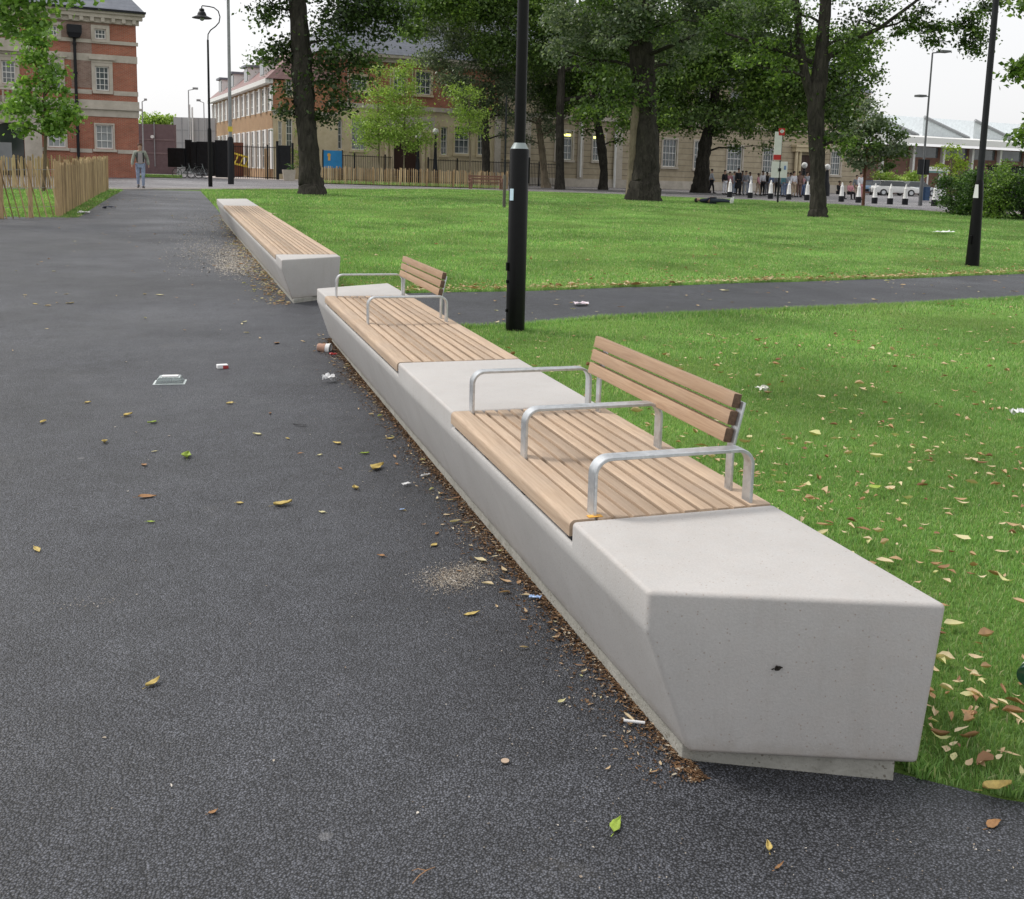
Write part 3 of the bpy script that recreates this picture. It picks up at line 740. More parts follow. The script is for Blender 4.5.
MB().lathe([(.0305, -.05), (.0385, .02), (.039, .02), (.031, -.051)], 24).build('sleeve', plain('cup_sleeve', (.45, .27, .2), .8), c, M=Matrix.Translation((-.002, 0, 0)) @ Mc)
litter_sheet('red_wrapper', 333, 357, .06, .04, plain('red_wrapper', (.45, .03, .025), .45), 'crumpled red wrapper beside the paper cup', 'wrapper', .5, seed=3)
litter_sheet('tissue', 329, 383, .085, .06, PAPER, 'crumpled white tissue on the path below the paper cup', 'tissue', .8, .3, seed=4)
rp = empty('cigarette_packet', tuple(at(223, 369)[:2])+(.018,), 'small crushed white and red packet on the middle of the path', 'packet', rz=.15)
MB().box(-.045, .035, -.025, .025, 0, .03).build('packet_body', PAPER, rp, bevel=.004); MB().box(-.005, .0362, -.0262, .0262, -.001, .024).build('red_label', plain('packet_red', (.4, .05, .05), .5), rp, bevel=.003)
gb = NT('clear_plastic', .05, .6); gb.color((.80, .86, .85)); gb.b.inputs['Transmission Weight'].default_value = .82; gb.b.inputs['IOR'].default_value = 1.2
P = at(170, 383); bx = empty('plastic_food_box', (P[0], P[1], .012), 'clear plastic food box lying open on the left part of the path', 'food box', rz=-.1)
m = MB(); w1, w2, hh = .095, .075, .045
m.add([(-w1, -w1*.7, 0), (w1, -w1*.7, 0), (w1, w1*.7, 0), (-w1, w1*.7, 0), (-w2, -w2*.7, hh), (w2, -w2*.7, hh), (w2, w2*.7, hh), (-w2, w2*.7, hh)], [(0, 1, 5, 4), (1, 2, 6, 5), (2, 3, 7, 6), (3, 0, 4, 7), (4, 5, 6, 7)])
o = m.build('tray', gb.m, bx, bevel=.004); so = o.modifiers.new('t', 'SOLIDIFY'); so.thickness = .0012
m = MB()
for a in ((-w1-.012, w1+.012, -w1*.7-.012, -w1*.7), (-w1-.012, w1+.012, w1*.7, w1*.7+.012), (-w1-.012, -w1, -w1*.7, w1*.7), (w1, w1+.012, -w1*.7, w1*.7)): m.box(*a, .001, .004)
m.build('rim', plain('plastic_rim', (.6, .66, .65), .3), bx)
MB().box(-w2*.7, w2*.75, -w2*.3, w2*.5, hh+.0025, hh+.004).build('paper_label', PAPER, bx)
litter_sheet('napkin', 580, 306, .16, .12, plain('pink_paper', (.78, .68, .72), .8), 'crumpled pinkish-white paper lying on the side path', 'paper', .5, seed=8, dz=.02)
litter_sheet('paper_scrap', 406, 487-0, .045, .02, PAPER, 'narrow white paper scrap on the path beside the seat gap of the bench', 'paper', .3, .4, seed=9)
litter_sheet('paper_flag', 425, 478, .055, .012, PAPER, 'thin white paper strip against the foot of the bench', 'paper', .3, .4, seed=19)
litter_sheet('blue_wrapper', 535, 601, .042, .018, PAPERB, 'small blue and white sweet wrapper at the foot of the bench', 'wrapper', .35, -.5, seed=10)
litter_sheet('blue_scrap', 402, 512, .022, .01, PAPERB, 'tiny blue paper scrap among leaves on the path', 'wrapper', .3, .1, seed=11)
litter_sheet('navy_wrapper', 109, 209, .32, .14, plain('navy', (.02, .025, .05), .5), 'dark blue carton flattened on the path near the paling fence', 'carton', .4, .2, seed=12)
litter_sheet('white_bag', 84, 214, .26, .16, PAPER, 'white paper bag on the verge by the corner of the paling fence', 'bag', .4, .1, seed=13)
litter_sheet('lawn_paper', 942, 234.5, .75, .3, PAPER, 'white paper sheet lying on the lawn near the right lamp post', 'paper', .12, .3, seed=14, dz=.05)
litter_sheet('lawn_newspaper', 262, 219, .55, .35, plain('cream_paper', (.72, .62, .42), .8), 'cream crumpled paper on the grass beside the far bench', 'paper', .4, .5, seed=15, dz=.05)
litter_sheet('grass_tissue', 1016, 421, .09, .07, PAPER, 'white scrap of tissue in the grass at the right edge', 'tissue', .6, .3, seed=16, dz=.04)
litter_sheet('lawn_scrap', 762, 396+0, .10, .06, plain('grey_leafpaper', (.62, .62, .55), .8), 'pale curled scrap on the grass right of the backrest', 'paper', .6, .3, seed=17, dz=.04)
litter_sheet('dark_strip', 300, 427, .085, .014, plain('dark_strip', (.02, .02, .025), .6), 'thin black strip lying on the path', 'strip', .15, -.5, seed=18)
ci = MB().tube([(-.03, 0, 0), (.03, 0, 0)], .004, 12).build('cigarette_end', PAPER); P = at(634, 729); ci.location = (P[0], P[1], .02); ci.rotation_euler = (0, .03, -.45); tag(ci, 'white cigarette end at the foot of the bench near its front corner', 'cigarette end')
cn = MB().lathe([(.0, 0), (.011, 0), (.011, .0018), (.0, .0018)], 20).build('penny', plain('coin', (.5, .38, .28), .45, .3)); P = at(505, 765); cn.location = (P[0], P[1], .009); tag(cn, 'round pale disc like a coin on the asphalt left of the bench end', 'coin')
P = at(1030, 689); bt = empty('drink_bottle', (P[0]+.02, P[1], .07), 'dark green bottle lying in the grass at the right edge of the picture', 'bottle', rz=.5)
Mb = Matrix.Rotation(R_(90), 4, 'Y')
MB().lathe([(.001, -.10), (.03, -.10), (.033, -.09), (.033, .03), (.028, .06), (.013, .09), (.012, .12), (.001, .12)], 20).build('glass_body', plain('bottle_green', (.01, .05, .03), .12, spec=.8), bt, smooth=True, M=Mb)
MB().lathe([(.0335, -.06), (.0338, -.06), (.0338, .01), (.0335, .01)], 20).build('bottle_label', PAPER, bt, M=Mb)

# ------------------------------------------------------------------ lamp posts
def lamp_head(root, H, arm=.75, sgn=-1, mat=None, scale=1.):
    mat = mat or BLACK
    pts = [(0, 0, H-.02), (.02, 0, H+.35), (.18, 0, H+.62), (.50, 0, H+.88), (.72, 0, H+1.15), (.78, 0, H+1.5), (.68, 0, H+1.85), (.42, 0, H+2.05), (.12, 0, H+2.1), (-.30, 0, H+2.12), (-.34, 0, H+2.06), (-.34, 0, H+1.9)]
    pts = [(-sgn*x*scale, y, H+(z-H)*scale) for x, y, z in pts]
    MB().tube(pts, .028*scale+.006, 10).build('swan_neck', mat, root, smooth=True)
    cx = sgn*.34*scale
    l = MB().lathe([(.0, 1.95), (.12, 1.94), (.17, 1.86), (.15, 1.78), (.20, 1.74), (.27, 1.62), (.28, 1.55), (.30, 1.5), (.62, 1.36), (.62, 1.33), (.2, 1.36), (.0, 1.36)], 22)
    M = Matrix.Translation((cx, 0, H)) @ Matrix.Scale(scale, 4)
    o = l.build('lantern', mat, root, smooth=True, M=M)
    MB().lathe([(.0, 1.355), (.16, 1.355), (.15, 1.26), (.08, 1.18), (.0, 1.16)], 18).build('bulb_glass', GLASSL, o, smooth=True, M=M)
P = at(515, 331); cl = empty('street_lamp', (P[0], P[1], float(hgt(P[0], P[1]))-.03), 'black lamp post standing right behind the near bench, thick base with pale collar', 'street lamp')
MB().lathe([(.092, 0), (.092, 1.76), (.086, 1.775)], 28).build('base_column', BLACK, cl, smooth=True)
MB().lathe([(.086, 1.775), (.054, 1.83), (.050, 1.84)], 28).build('collar', SILV, cl, smooth=True)
MB().lathe([(.054, 1.83), (.050, 5.9), (.04, 6.0)], 24).build('shaft', BLACK, cl, smooth=True)
m = MB().box(-.03, .03, -.102, -.07, 1.45, 1.70); m.build('access_door', BLACK, cl, bevel=.008, M=Matrix.Rotation(R_(85), 4, 'Z'))
MB().box(-.02, .025, -.0965, -.0915, 1.29, 1.40).build('sticker', plain('pale_sticker', (.55, .72, .82), .5), cl, M=Matrix.Rotation(R_(-62), 4, 'Z'))
MB().box(-.012, .012, -.112, -.09, .62, .70).box(-.01, .01, -.108, -.09, .50, .53).box(-.01, .01, -.108, -.09, .22, .25).build('lug', BLACK, cl, bevel=.003, M=Matrix.Rotation(R_(-80), 4, 'Z'))
lamp_head(cl, 6., scale=.8)
P = at(972, 266.5); d = depth(P); rl = empty('street_lamp', (P[0], P[1], P[2]-.03), 'black lamp post on the lawn at the right edge, tapering base with a white notice', 'street lamp')
MB().lathe([(.125, 0), (.118, .2), (.085, 1.3), (.068, 1.55), (.058, 1.6)], 24).build('base_column', BLACK, rl, smooth=True)
MB().lathe([(.058, 1.58), (.052, 6.5), (.045, 6.6)], 20).build('shaft', DARKP, rl, smooth=True)
MB().add([(-.07, -.135, 1.28), (.02, -.135, 1.28), (.0, -.115, 1.52), (-.05, -.115, 1.52), (-.07, -.125, 1.28), (.02, -.125, 1.28), (.0, -.10, 1.52), (-.05, -.10, 1.52)], [(0, 1, 2, 3), (4, 5, 6, 7), (0, 1, 5, 4), (1, 2, 6, 5), (2, 3, 7, 6), (3, 0, 4, 7)]).build('notice', WHITE, rl, M=Matrix.Rotation(R_(-50), 4, 'Z'))
MB().box(-.02, .02, -.15, -.10, .45, .60).build('lug', BLACK, rl, bevel=.004, M=Matrix.Rotation(R_(-70), 4, 'Z'))
lamp_head(rl, 6.6, scale=.8)
P = at(210.5, 187); d = depth(P); k = d/1040
ll = empty('street_lamp', (P[0], P[1], P[2]), 'black swan-neck lamp post with bell lantern at the end of the path', 'street lamp')
hN = (187-40)*k
MB().lathe([(.26*k*8, 0), (.235*k*8, 56*k), (.16*k*8, 58*k)], 16).build('base_column', BLACK, ll, smooth=True)
MB().lathe([(.15*k*8, 57*k), (.12*k*8, 143*k)], 14).build('shaft', DARKP, ll, smooth=True)
lamp_head(ll, 143*k, scale=32*k/2.12, mat=DARKP)
P = at(231, 184.5); d = depth(P); k = d/1040
l2 = empty('street_lamp', (P[0], P[1], P[2]), 'taller dark lamp post with flat lantern beside the swan-neck lamp', 'street lamp')
MB().lathe([(3.0*k, 0), (2.8*k, 45*k), (1.9*k, 47*k)], 16).build('base_column', DARKP, l2, smooth=True)
MB().lathe([(1.7*k, 46*k), (1.4*k, 190*k)], 14).build('shaft', GREYP, l2, smooth=True)
o = MB().lathe([(0, 0), (3, 0), (7*1., -3), (7, -4), (0, -4)], 18).build('lantern', GREYP, l2, smooth=True, M=Matrix.Translation((-5*k, 0, 186*k)) @ Matrix.Scale(k, 4))
MB().box(-2.2*k, 2.2*k, -2.4*k, -1.9*k, 52*k, 57*k).build('notice', YEL, l2)
P = at(504, 208); d = depth(P); k = d/1040
l3 = empty('lamp_column', (P[0], P[1], P[2]), 'slim grey post on the lawn just left of the near black lamp post', 'post')
MB().lathe([(1.7*k, 0), (1.6*k, 32*k), (1.1*k, 33*k)], 14).build('base_column', plain('grey_post', (.10, .09, .075), .8), l3, smooth=True)
MB().lathe([(1.0*k, 32*k), (.9*k, 110*k)], 12).build('shaft', DARKP, l3, smooth=True)
def far_lamp(u, v, vt, label, arm=12, two=False, w=1.0, depth_=None, mat=None, name='street_lamp'):
    if depth_ is None: P = at(u, v)
    else: P = atd(u, v, depth_)
    d = depth(P); k = d/1040
    r = empty(name, tuple(P), label, 'street lamp'); H = (v-vt)*k
    MB().lathe([(w*1.5*k, 0), (w*1.4*k, H*.18), (w*.9*k, H*.19), (w*.6*k, H)], 10).build('column', mat or GREYP, r, smooth=True)
    MB().tube([(0, 0, H), (arm*k, 0, H+2*k)], .5*k*w, 6).box(arm*.5*k, arm*1.15*k, -.25, .25, H+1.2*k, H+3*k).build('lamp_arm', mat or GREYP, r)
    if two: MB().tube([(0, 0, H*.72), (-arm*.8*k, 0, H*.72)], .4*k*w, 6).box(-arm*.9*k, -arm*.35*k, -.2, .2, H*.72-1*k, H*.72+1*k).build('lower_arm', mat or GREYP, r)
    return r, k
fl, k = far_lamp(920, 206, 57, 'tall grey road lamp carrying black signs beyond the lawn on the right', 16, True, 1.3, mat=plain('lamp_grey', (.10, .105, .11), .5))
for x0, x1 in ((-6., -1.2), (1.2, 6.)): MB().box(x0*k, x1*k, -.1, .05, 31*k, 46*k).build('sign_board', DARKP, fl)
far_lamp(144, 172, 103, 'slim far street lamp beside the corner of the brick building', 4, False, .8, 90)
far_lamp(190, 168, 92, 'slim far street lamp in front of the grey wall', 8, False, .8, 100)
far_lamp(205, 168, 104, 'short far street lamp with its arm to the left of the school wing', -6, False, .7, 98)

# ------------------------------------------------------------------ buildings
FD = np.array([.988, .152, 0]); FN = np.array([.152, -.988, 0]); FRZ = math.atan2(.152, .988)
class Facade:
    def __init__(s, origin, d=None, n=None, rz=None):
        s.o = np.array(origin, float); s.d = FD if d is None else d; s.n = FN if n is None else n
    def px(s, u, v):
        q = ray(u, v); t = ((s.o-CAM)@s.n)/(q@s.n); P = CAM+q*t-s.o
        return float(P@s.d), float(P[2])
def wall(x0, x1, z0, z1, holes, dep=.25, y=0.):
    m = MB(); xs = sorted({x0, x1, *[min(max(h[i], x0), x1) for h in holes for i in (0, 1)]}); zs = sorted({z0, z1, *[min(max(h[i], z0), z1) for h in holes for i in (2, 3)]})
    for i in range(len(xs)-1):
        for j in range(len(zs)-1):
            cx, cz = (xs[i]+xs[i+1])/2, (zs[j]+zs[j+1])/2
            if any(h[0] < cx < h[1] and h[2] < cz < h[3] for h in holes): continue
            m.add([(xs[i], y, zs[j]), (xs[i+1], y, zs[j]), (xs[i+1], y, zs[j+1]), (xs[i], y, zs[j+1])], [(0, 1, 2, 3)])
    for a, b, c, d in holes:
        m.add([(a, y, c), (b, y, c), (b, y, d), (a, y, d), (a, y+dep, c), (b, y+dep, c), (b, y+dep, d), (a, y+dep, d)], [(0, 1, 5, 4), (1, 2, 6, 5), (2, 3, 7, 6), (3, 0, 4, 7)])
    return m
def window(root, a, b, c, d, nx=3, nz=4, glass=None, surround=None, sill=True, y=.12, sw=.16, frame=None, bar=.035, ped=False, wy=0.):
    m = MB(); fw = .075
    m.box(a, b, y-.04, y+.04, c, c+fw).box(a, b, y-.04, y+.04, d-fw, d).box(a, a+fw, y-.038, y+.038, c+fw, d-fw).box(b-fw, b, y-.038, y+.038, c+fw, d-fw)
    for i in range(1, nx): x = a+(b-a)*i/nx; m.box(x-bar/2, x+bar/2, y-.02, y+.02, c+fw, d-fw)
    for j in range(1, nz):
        z = c+(d-c)*j/nz; q = bar*1.6 if j == nz//2 else bar; m.box(a+fw, b-fw, y-.025, y+.025, z-q/2, z+q/2)
    w = m.build('window', frame or FRAMEW, root)
    MB().box(a+.01, b-.01, y+.045, y+.07, c+.01, d-.01).build('pane', glass or GLASS, w)
    if surround:
        s_ = MB().box(a-sw, a-.004, wy-.07, wy+.02, c-.03, d+sw).box(b+.004, b+sw, wy-.07, wy+.02, c-.03, d+sw).box(a-.004, b+.004, wy-.066, wy+.02, d+.004, d+sw)
        if ped: s_.box(a-sw-.15, b+sw+.15, wy-.22, wy+.02, d+sw+.18, d+sw+.34).box(a-sw, b+sw, wy-.1, wy+.02, d+sw+.003, d+sw+.177)
        s_.build('surround', surround, w)
    if sill: MB().box(a-.2, b+.2, wy-.16, wy+.10, c-.20, c-.032).build('sill', surround or STON, w)
    return w

# --- brick building on the left
q = ray(140, 178); LB0 = CAM+q*((.5-CAMZ)/q[2]); sL = 68/depth(LB0); 
LB0 = atd(140, 178, 68.); LB0[2] = float(hgt(LB0[0], LB0[1]))
fL = Facade(LB0)
lb = empty('brick_building', tuple(LB0), 'large three storey red brick building with stone bands and slate roof on the left', 'building', rz=FRZ)
def rL(u0, v0, u1, v1):
    a, zt = fL.px((u0+u1)/2-(u1-u0)/2, (v0+v1)/2-(v1-v0)/2); b, zb = fL.px(u1, v1); return [a, b, zb, zt]
zE = fL.px(137, 14)[1]; zS2 = fL.px(130, 44)[1]; zB1 = fL.px(130, 60)[1]; zB2 = fL.px(130, 94)[1]; zC = fL.px(130, 110)[1]; zB3 = fL.px(130, 152)[1]; zS3 = fL.px(130, 164)[1]
WL = -24.
wins = [('g', rL(95.5, 124.5, 113.5, 149), 3, 3), ('f', rL(95, 66, 109.5, 91), 3, 4), ('s', rL(94.5, 28.5, 106, 39.5), 3, 2)]
dx = fL.px(56, 137)[0]-fL.px(104, 137)[0]
for du in (-1,):
    for k_, r_, nx, nz in list(wins)[:3]: wins.append((k_, [r_[0]+dx, r_[1]+dx, r_[2], r_[3]], nx, nz))
w4 = rL(1, 60, 16, 84); wins.append(('f', w4, 3, 4)); sF = rL(0, 12, 15, 33); wins.append(('s', sF, 3, 3))
for x in (-13.5, -17.2):
    for k_, r_, nx, nz in list(wins)[:3]:
        wd = r_[1]-r_[0]; wins.append((k_, [x, x+wd, r_[2], r_[3]], nx, nz))
dA = rL(-8, 122, 25, 160); door = [dA[0], dA[1], -.1, dA[3]]
holes = [w[1] for w in wins]+[door]
wall(WL, 0, -.3, zE, holes, .25).build('wall', BRK, lb)
m = MB(); m.add([(0, 0, -.3), (0, 16, -.3), (0, 16, zE), (0, 0, zE), (WL, 0, -.3), (WL, 16, -.3), (WL, 16, zE), (WL, 0, zE)], [(0, 1, 2, 3), (5, 4, 7, 6), (1, 5, 6, 2)]); m.build('rear_wall', BRK, lb)
# weathered pale pilaster strip between the two window columns
px0 = fL.px(58, 80)[0]; px1 = fL.px(90, 80)[0]
wall(px0, fL.px(111, 80)[0], zS2+.05, zE-.4, [w[1] for w in wins if w[0] == 's'], .02, y=-.03).build('pale_brickwork', BRKP, lb)
wall(fL.px(71, 60)[0], fL.px(92, 60)[0], zB1-1.9, zS2-.12, [w[1] for w in wins if w[0] == 'f'], .02, y=-.03).build('pale_brickwork', BRKP, lb)
m = MB()
def seg_band(z0, z1, pr, kinds):
    hs = sorted([(w[1][0]-.24, w[1][1]+.24) for w in wins if w[0] in kinds and w[1][2]-.3 < z1 and w[1][3]+.25 > z0]+([(door[0]-.5, door[1]+.5)] if z0 < door[3]+.3 else []))
    x = WL
    for a, b in hs:
        if a > x: m.box(x, a, -pr, .05, z0, z1)
        x = max(x, b)
    if x < 0: m.box(x, 0+pr, -pr, .05, z0, z1)
seg_band(zS2-.12, zS2+.10, .10, ''); seg_band(zB1-.22, zB1+.22, .036, 'f'); seg_band(zB2-.14, zB2+.14, .036, 'f')
seg_band(zC-.05, zC+.10, .20, ''); seg_band(zC+.101, zC+.52, .08, ''); seg_band(zC-.5, zC-.051, .05, ''); seg_band(zB3-.12, zB3+.12, .05, 'g')
m.build('stone_band', STON, lb)
m = MB()
m.box(WL, .18, -.18, .05, zE-.75, zE-.45).box(WL, .38, -.38, .05, zE-.448, zE-.2).box(WL, .52, -.52, .05, zE-.198, zE)
x = WL+.2
while x < .1: m.box(x, x+.22, -.36, -.19, zE-.70, zE-.452); x += .62
m.build('cornice', STON, lb)
m = MB(); ro = 5.6; hR = 4.3
m.add([(WL, -.55, zE+.003), (.55, -.55, zE+.003), (.55, 16.5, zE+.003), (WL, 16.5, zE+.003), (WL, ro, zE+hR), (.55-2.9, ro, zE+hR), (.55-2.9, 16.5-ro, zE+hR), (WL, 16.5-ro, zE+hR)],
      [(0, 1, 5, 4), (1, 2, 6, 5), (2, 3, 7, 6), (4, 5, 6, 7)])
rf = m.build('roof', SLATE, lb)
MB().box(WL, .56, -.66, -.55, zE-.06, zE+.08).build('gutter', DARKP, rf)
for k_, r_, nx, nz in wins:
    window(lb, *r_, nx, nz, GLASSL if k_ == 'g' else GLASS, STON, True, ped=(k_ == 'f'), sw=.10 if k_ == 'g' else .22)
# arched entrance
ca = (door[0]+door[1])/2; ra = (door[1]-door[0])/2; m = MB()
N = 14; zsp = door[3]-ra*.8
arc = [(ca+ra*math.cos(t), zsp+ra*.8*math.sin(t)) for t in np.linspace(0, math.pi, N)]
for i in range(N-1):                             # spandrels fill the square head round the arch
    (xa, za), (xb, zb) = arc[i], arc[i+1]
    m.add([(xa, -.02, za), (xa, -.02, door[3]+.02), (xb, -.02, door[3]+.02), (xb, -.02, zb), (xa, .25, za), (xb, .25, zb)], [(0, 1, 2, 3), (0, 3, 5, 4)])
m.box(door[0]-1.0, door[0]-.01, -.25, .02, -.2, zC-.52).box(door[1]+.01, door[1]+1.0, -.25, .02, -.2, zC-.52).box(door[0]-.01, door[1]+.01, -.12, -.03, door[3]+.03, zC-.52)
dr = m.build('door_surround', STON, lb)
MB().box(door[0], door[1], .6, .66, -.2, door[3]).build('entrance_door', GLASSD, lb)
MB().box(door[0]+.3, door[1]-.7, .45, .55, .3, door[3]-1.2).build('glazed_screen', GLASSL, lb)
# balustrade below the left first-floor window, and its pediment
m = MB(); bz = w4[2]-1.15
m.box(w4[0]-.9, w4[1]+.6, -.75, .0, bz-.18, bz).box(w4[0]-.9, w4[1]+.6, -.72, -.5, bz+.75, bz+.9)
x = w4[0]-.8
while x < w4[1]+.5: m.lathe([(.05, 0), (.09, .2), (.05, .5), (.07, .75)], 8, (x, -.61, bz)); x += .27
m.build('balcony', STON, lb)
pc = (w4[0]+w4[1])/2; m = MB(); pr = [(pc+1.6*math.cos(t), w4[3]+.55+.75*math.sin(t)) for t in np.linspace(0, math.pi, 12)]; m.prism(pr, -.45, -.03); m.build('pediment', STON, lb)
# rainwater head and down pipe
hx, hz = fL.px(74, 38); hx2, hz2 = fL.px(74, 25.5)
dp = MB().tube([(hx+.0, -.2, -.2), (hx, -.2, hz+.1)], .09, 10)
z = 1.
while z < hz: dp.tube([(hx, -.2, z), (hx, -.2, z+.12)], .125, 10); z += 1.8
dpo = dp.build('drain_pipe', DARKP, lb)
MB().add([(hx-.3, -.55, hz), (hx+.3, -.55, hz), (hx+.3, -.04, hz), (hx-.3, -.04, hz), (hx-.42, -.65, hz+.28), (hx+.42, -.65, hz+.28), (hx+.42, -.04, hz+.28), (hx-.42, -.04, hz+.28), (hx-.42, -.65, hz2), (hx+.42, -.65, hz2), (hx+.42, -.04, hz2), (hx-.42, -.04, hz2)],
         [(0, 1, 2, 3), (0, 1, 5, 4), (1, 2, 6, 5), (3, 0, 4, 7), (4, 5, 9, 8), (5, 6, 10, 9), (7, 4, 8, 11), (8, 9, 10, 11)]).build('rain_hopper', DARKP, dpo)

# --- long stone and brick building behind the trees
BB0 = np.array([9.0, 85.6, 0.]); BB0[2] = float(hgt(9, 85.6))-.1
fB = Facade(BB0)
bb = empty('school_building', tuple(BB0), 'long two storey building of cream stone below red brick with white windows behind the trees', 'building', rz=FRZ)
def rB(u0, v0, u1, v1):
    a, zt = fB.px(u0, v0); b, zb = fB.px(u1, v1); return [a, b, zb, zt]
x_end = fB.px(861, 180)[0]; x_st = fB.px(326, 170)[0]; x_wing = fB.px(273, 170)[0]; x_mid = fB.px(498, 150)[0]
zFl = fB.px(400, 108)[1]; zEv = fB.px(400, 56)[1]
lows = [rB(335, 120, 342, 149), rB(351.5, 118, 366, 150), rB(441, 127, 447, 155), rB(455, 126, 469, 154), rB(478, 127, 484.5, 155), rB(506, 131, 520, 158)]
ups = [rB(351.5, 75, 367, 91), rB(394, 70, 406, 94), rB(416, 71, 431, 95), rB(455, 76, 470, 98)]
rights = [rB(556.5, 131, 572, 160), rB(593.5, 134, 604, 161), rB(634, 134, 646, 163), rB(663.5, 139, 676, 167), rB(695, 141, 707, 169), rB(728, 146, 741.5, 171.5), rB(763.5, 153, 773, 174), rB(831, 160, 839.5, 178.5)]
zz = sum(r[3] for r in rights[:6])/6; zb_ = sum(r[2] for r in rights[:6])/6
rights = [[a, b, min(max(c, zb_-.4), zb_+.4), min(max(d, zz-.5), zz+.5)] for a, b, c, d in rights]
rup = [[a, b, zFl+1.2, zFl+3.3] for a, b, c, d in rights]
dr1 = [fB.px(392.5, 150)[0], fB.px(420, 150)[0], -.2, fB.px(405, 141)[1]]; dr2 = [fB.px(799, 160)[0], fB.px(815, 160)[0], -.2, fB.px(805, 155)[1]]
lft = []
wall(x_st, x_mid, -.3, zFl, lows+lft+[dr1]).build('stone_wall', STOND, bb)
wall(x_st, x_mid, zFl, zEv-.6, [h for h in ups+rup if h[1] < x_mid]).build('brick_wall', BRK, bb); wall(x_mid, x_end, zFl, zEv-.6, [h for h in ups+rup if h[0] > x_mid]).build('upper_course_wall', STONC, bb)
wall(x_mid, x_end, -.3, zFl, rights+[dr2]).build('course_wall', STONC, bb)
m = MB(); m.add([(x_st, 0, -.3), (x_st, 14, -.3), (x_st, 14, zEv), (x_st, 0, zEv), (x_end, 0, -.3), (x_end, 14, -.3), (x_end, 14, zEv), (x_end, 0, zEv)], [(0, 1, 2, 3), (5, 4, 7, 6), (1, 5, 6, 2)]); m.build('rear_wall', BRK, bb)
m = MB(); m.box(x_st, x_end, -.22, .02, zFl-.18, zFl+.18).box(x_st, x_end, -.3, .02, zEv-.6, zEv-.25).box(x_st, x_end, -.6, .02, zEv-.248, zEv).box(x_mid, x_end, -.12, .0, -.3, .75)
for r_ in ups[:3]: m.box(r_[0]-.35, r_[0]-.25, -.08, .02, zFl+.2, zEv-.6)
m.build('cornice', STON, bb)
rB_ = MB(); rB_.add([(x_st-.4, -.65, zEv+.003), (x_end+.4, -.65, zEv+.003), (x_end+.4, 14, zEv+.003), (x_st-.4, 14, zEv+.003), (x_st+5, 6, zEv+6), (x_end-5, 6, zEv+6)], [(0, 1, 5, 4), (1, 2, 5), (2, 3, 4, 5), (3, 0, 4)])
rB_.build('roof', SLATE, bb)
for r_ in lows+ups+lft: window(bb, *r_, 3 if r_[1]-r_[0] > .9 else 2, 4 if r_[3]-r_[2] > 2 else 3, GLASS, STOND, True, sw=.12)
for r_ in rights: window(bb, *r_, 4, 4, GLASS, STON, True, sw=.16)
rup = [h for h in rup if h[0] > x_mid]
for r_ in rup: window(bb, *r_, 3, 3, GLASS, STON, True, sw=.12)
TUBE = m_emit('fluorescent', (1., .95, .25), 2.2)
for r_ in rights[:2]: MB().box(r_[0]+.1, r_[1]-.15, .10, .118, r_[3]-.40, r_[3]-.2).build('lit_tube', TUBE, bb)
for dd, cols in ((dr1, STOND), (dr2, STOND)):
    m = MB()
    for s1 in (dd[0]-.75, dd[0]-.28, dd[1]+.05, dd[1]+.5): m.tube([(s1+.12, -.32, -.2), (s1+.12, -.32, dd[3]+.3)], .17, 12)
    m.box(dd[0]-1.0, dd[1]+1.0, -.65, .02, dd[3]+.3, dd[3]+.75).box(dd[0]-1.15, dd[1]+1.15, -.85, .02, dd[3]+.752, dd[3]+.95)
    p = m.build('porch', cols, bb)
    MB().box(dd[0]+.02, (dd[0]+dd[1])/2-.02, .2, .26, -.2, dd[3]-.02).box((dd[0]+dd[1])/2+.02, dd[1]-.02, .2, .26, -.2, dd[3]-.02).build('door', plain('brown_door', (.05, .022, .015), .5), bb)
m = MB(); m.box(dr1[0]-1.0, dr1[1]+1.0, -.80, -.7, dr1[3]+.95, dr1[3]+2.0); m.build('balcony', STON, bb)
for a, b, v0 in ((494, 500, 128), (523, 530, 130), (577.5, 583, 128), (616, 622, 134)):     # pilasters
    xa, _ = fB.px(a, 150); xb, _ = fB.px(b, 150); MB().box(xa, xb, -.16, -.0, .76, zFl-.19).build('pilaster', STON, bb)
xw, zw = fB.px(613, 185)[0], fB.px(613, 130)[1]; MB().tube([(xw, -.2, -.2), (xw, -.2, zFl)], .12, 8).build('drain_pipe', FRAMEW, bb)
xw = fB.px(578.5, 185)[0]; MB().tube([(xw, -.26, .9), (xw, -.26, zFl)], .09, 8).build('drain_pipe', FRAMEW, bb)

# --- side wing of the school, running away from us, with dormers
near = np.array([BB0[0]+x_wing*FD[0], BB0[1]+x_wing*FD[1], 0]); far = atd(214, 168, 112.); far[2] = 0
dv = near-far; Lw = float(np.linalg.norm(dv[:2])); dW = dv/Lw; nW = np.array([dW[1], -dW[0], 0.])
far[2] = BB0[2]; fW = Facade(far, dW, nW)
ww = empty('school_wing', tuple(far), 'receding brick school wing with white window strips and dormers in a red roof', 'building', rz=math.atan2(dW[1], dW[0]))
zWe = fW.px(240, 91)[1]; zWa = fW.px(240, 118)[1]; zWb = fW.px(240, 132)[1]
nb = 13; st = Lw/nb; hs = []
for i in range(nb):
    a = i*st+st*.22; b = (i+1)*st-st*.22; hs += [[a, b, zWa+.05, zWe-.5], [a, b, .9, zWb-.1]]
wall(0, Lw, -.3, zWe, hs, .15).build('wall', BRKY, ww)
dE = np.array([-dW[1], dW[0], 0.]); fE = Facade(near*1., dE, dW); fE.o[2] = far[2]; WD = 5.2
def rE(u0, v0, u1, v1):
    a, zt = fE.px(u0, v0); b, zb = fE.px(u1, v1); return [a, b, zb, zt]
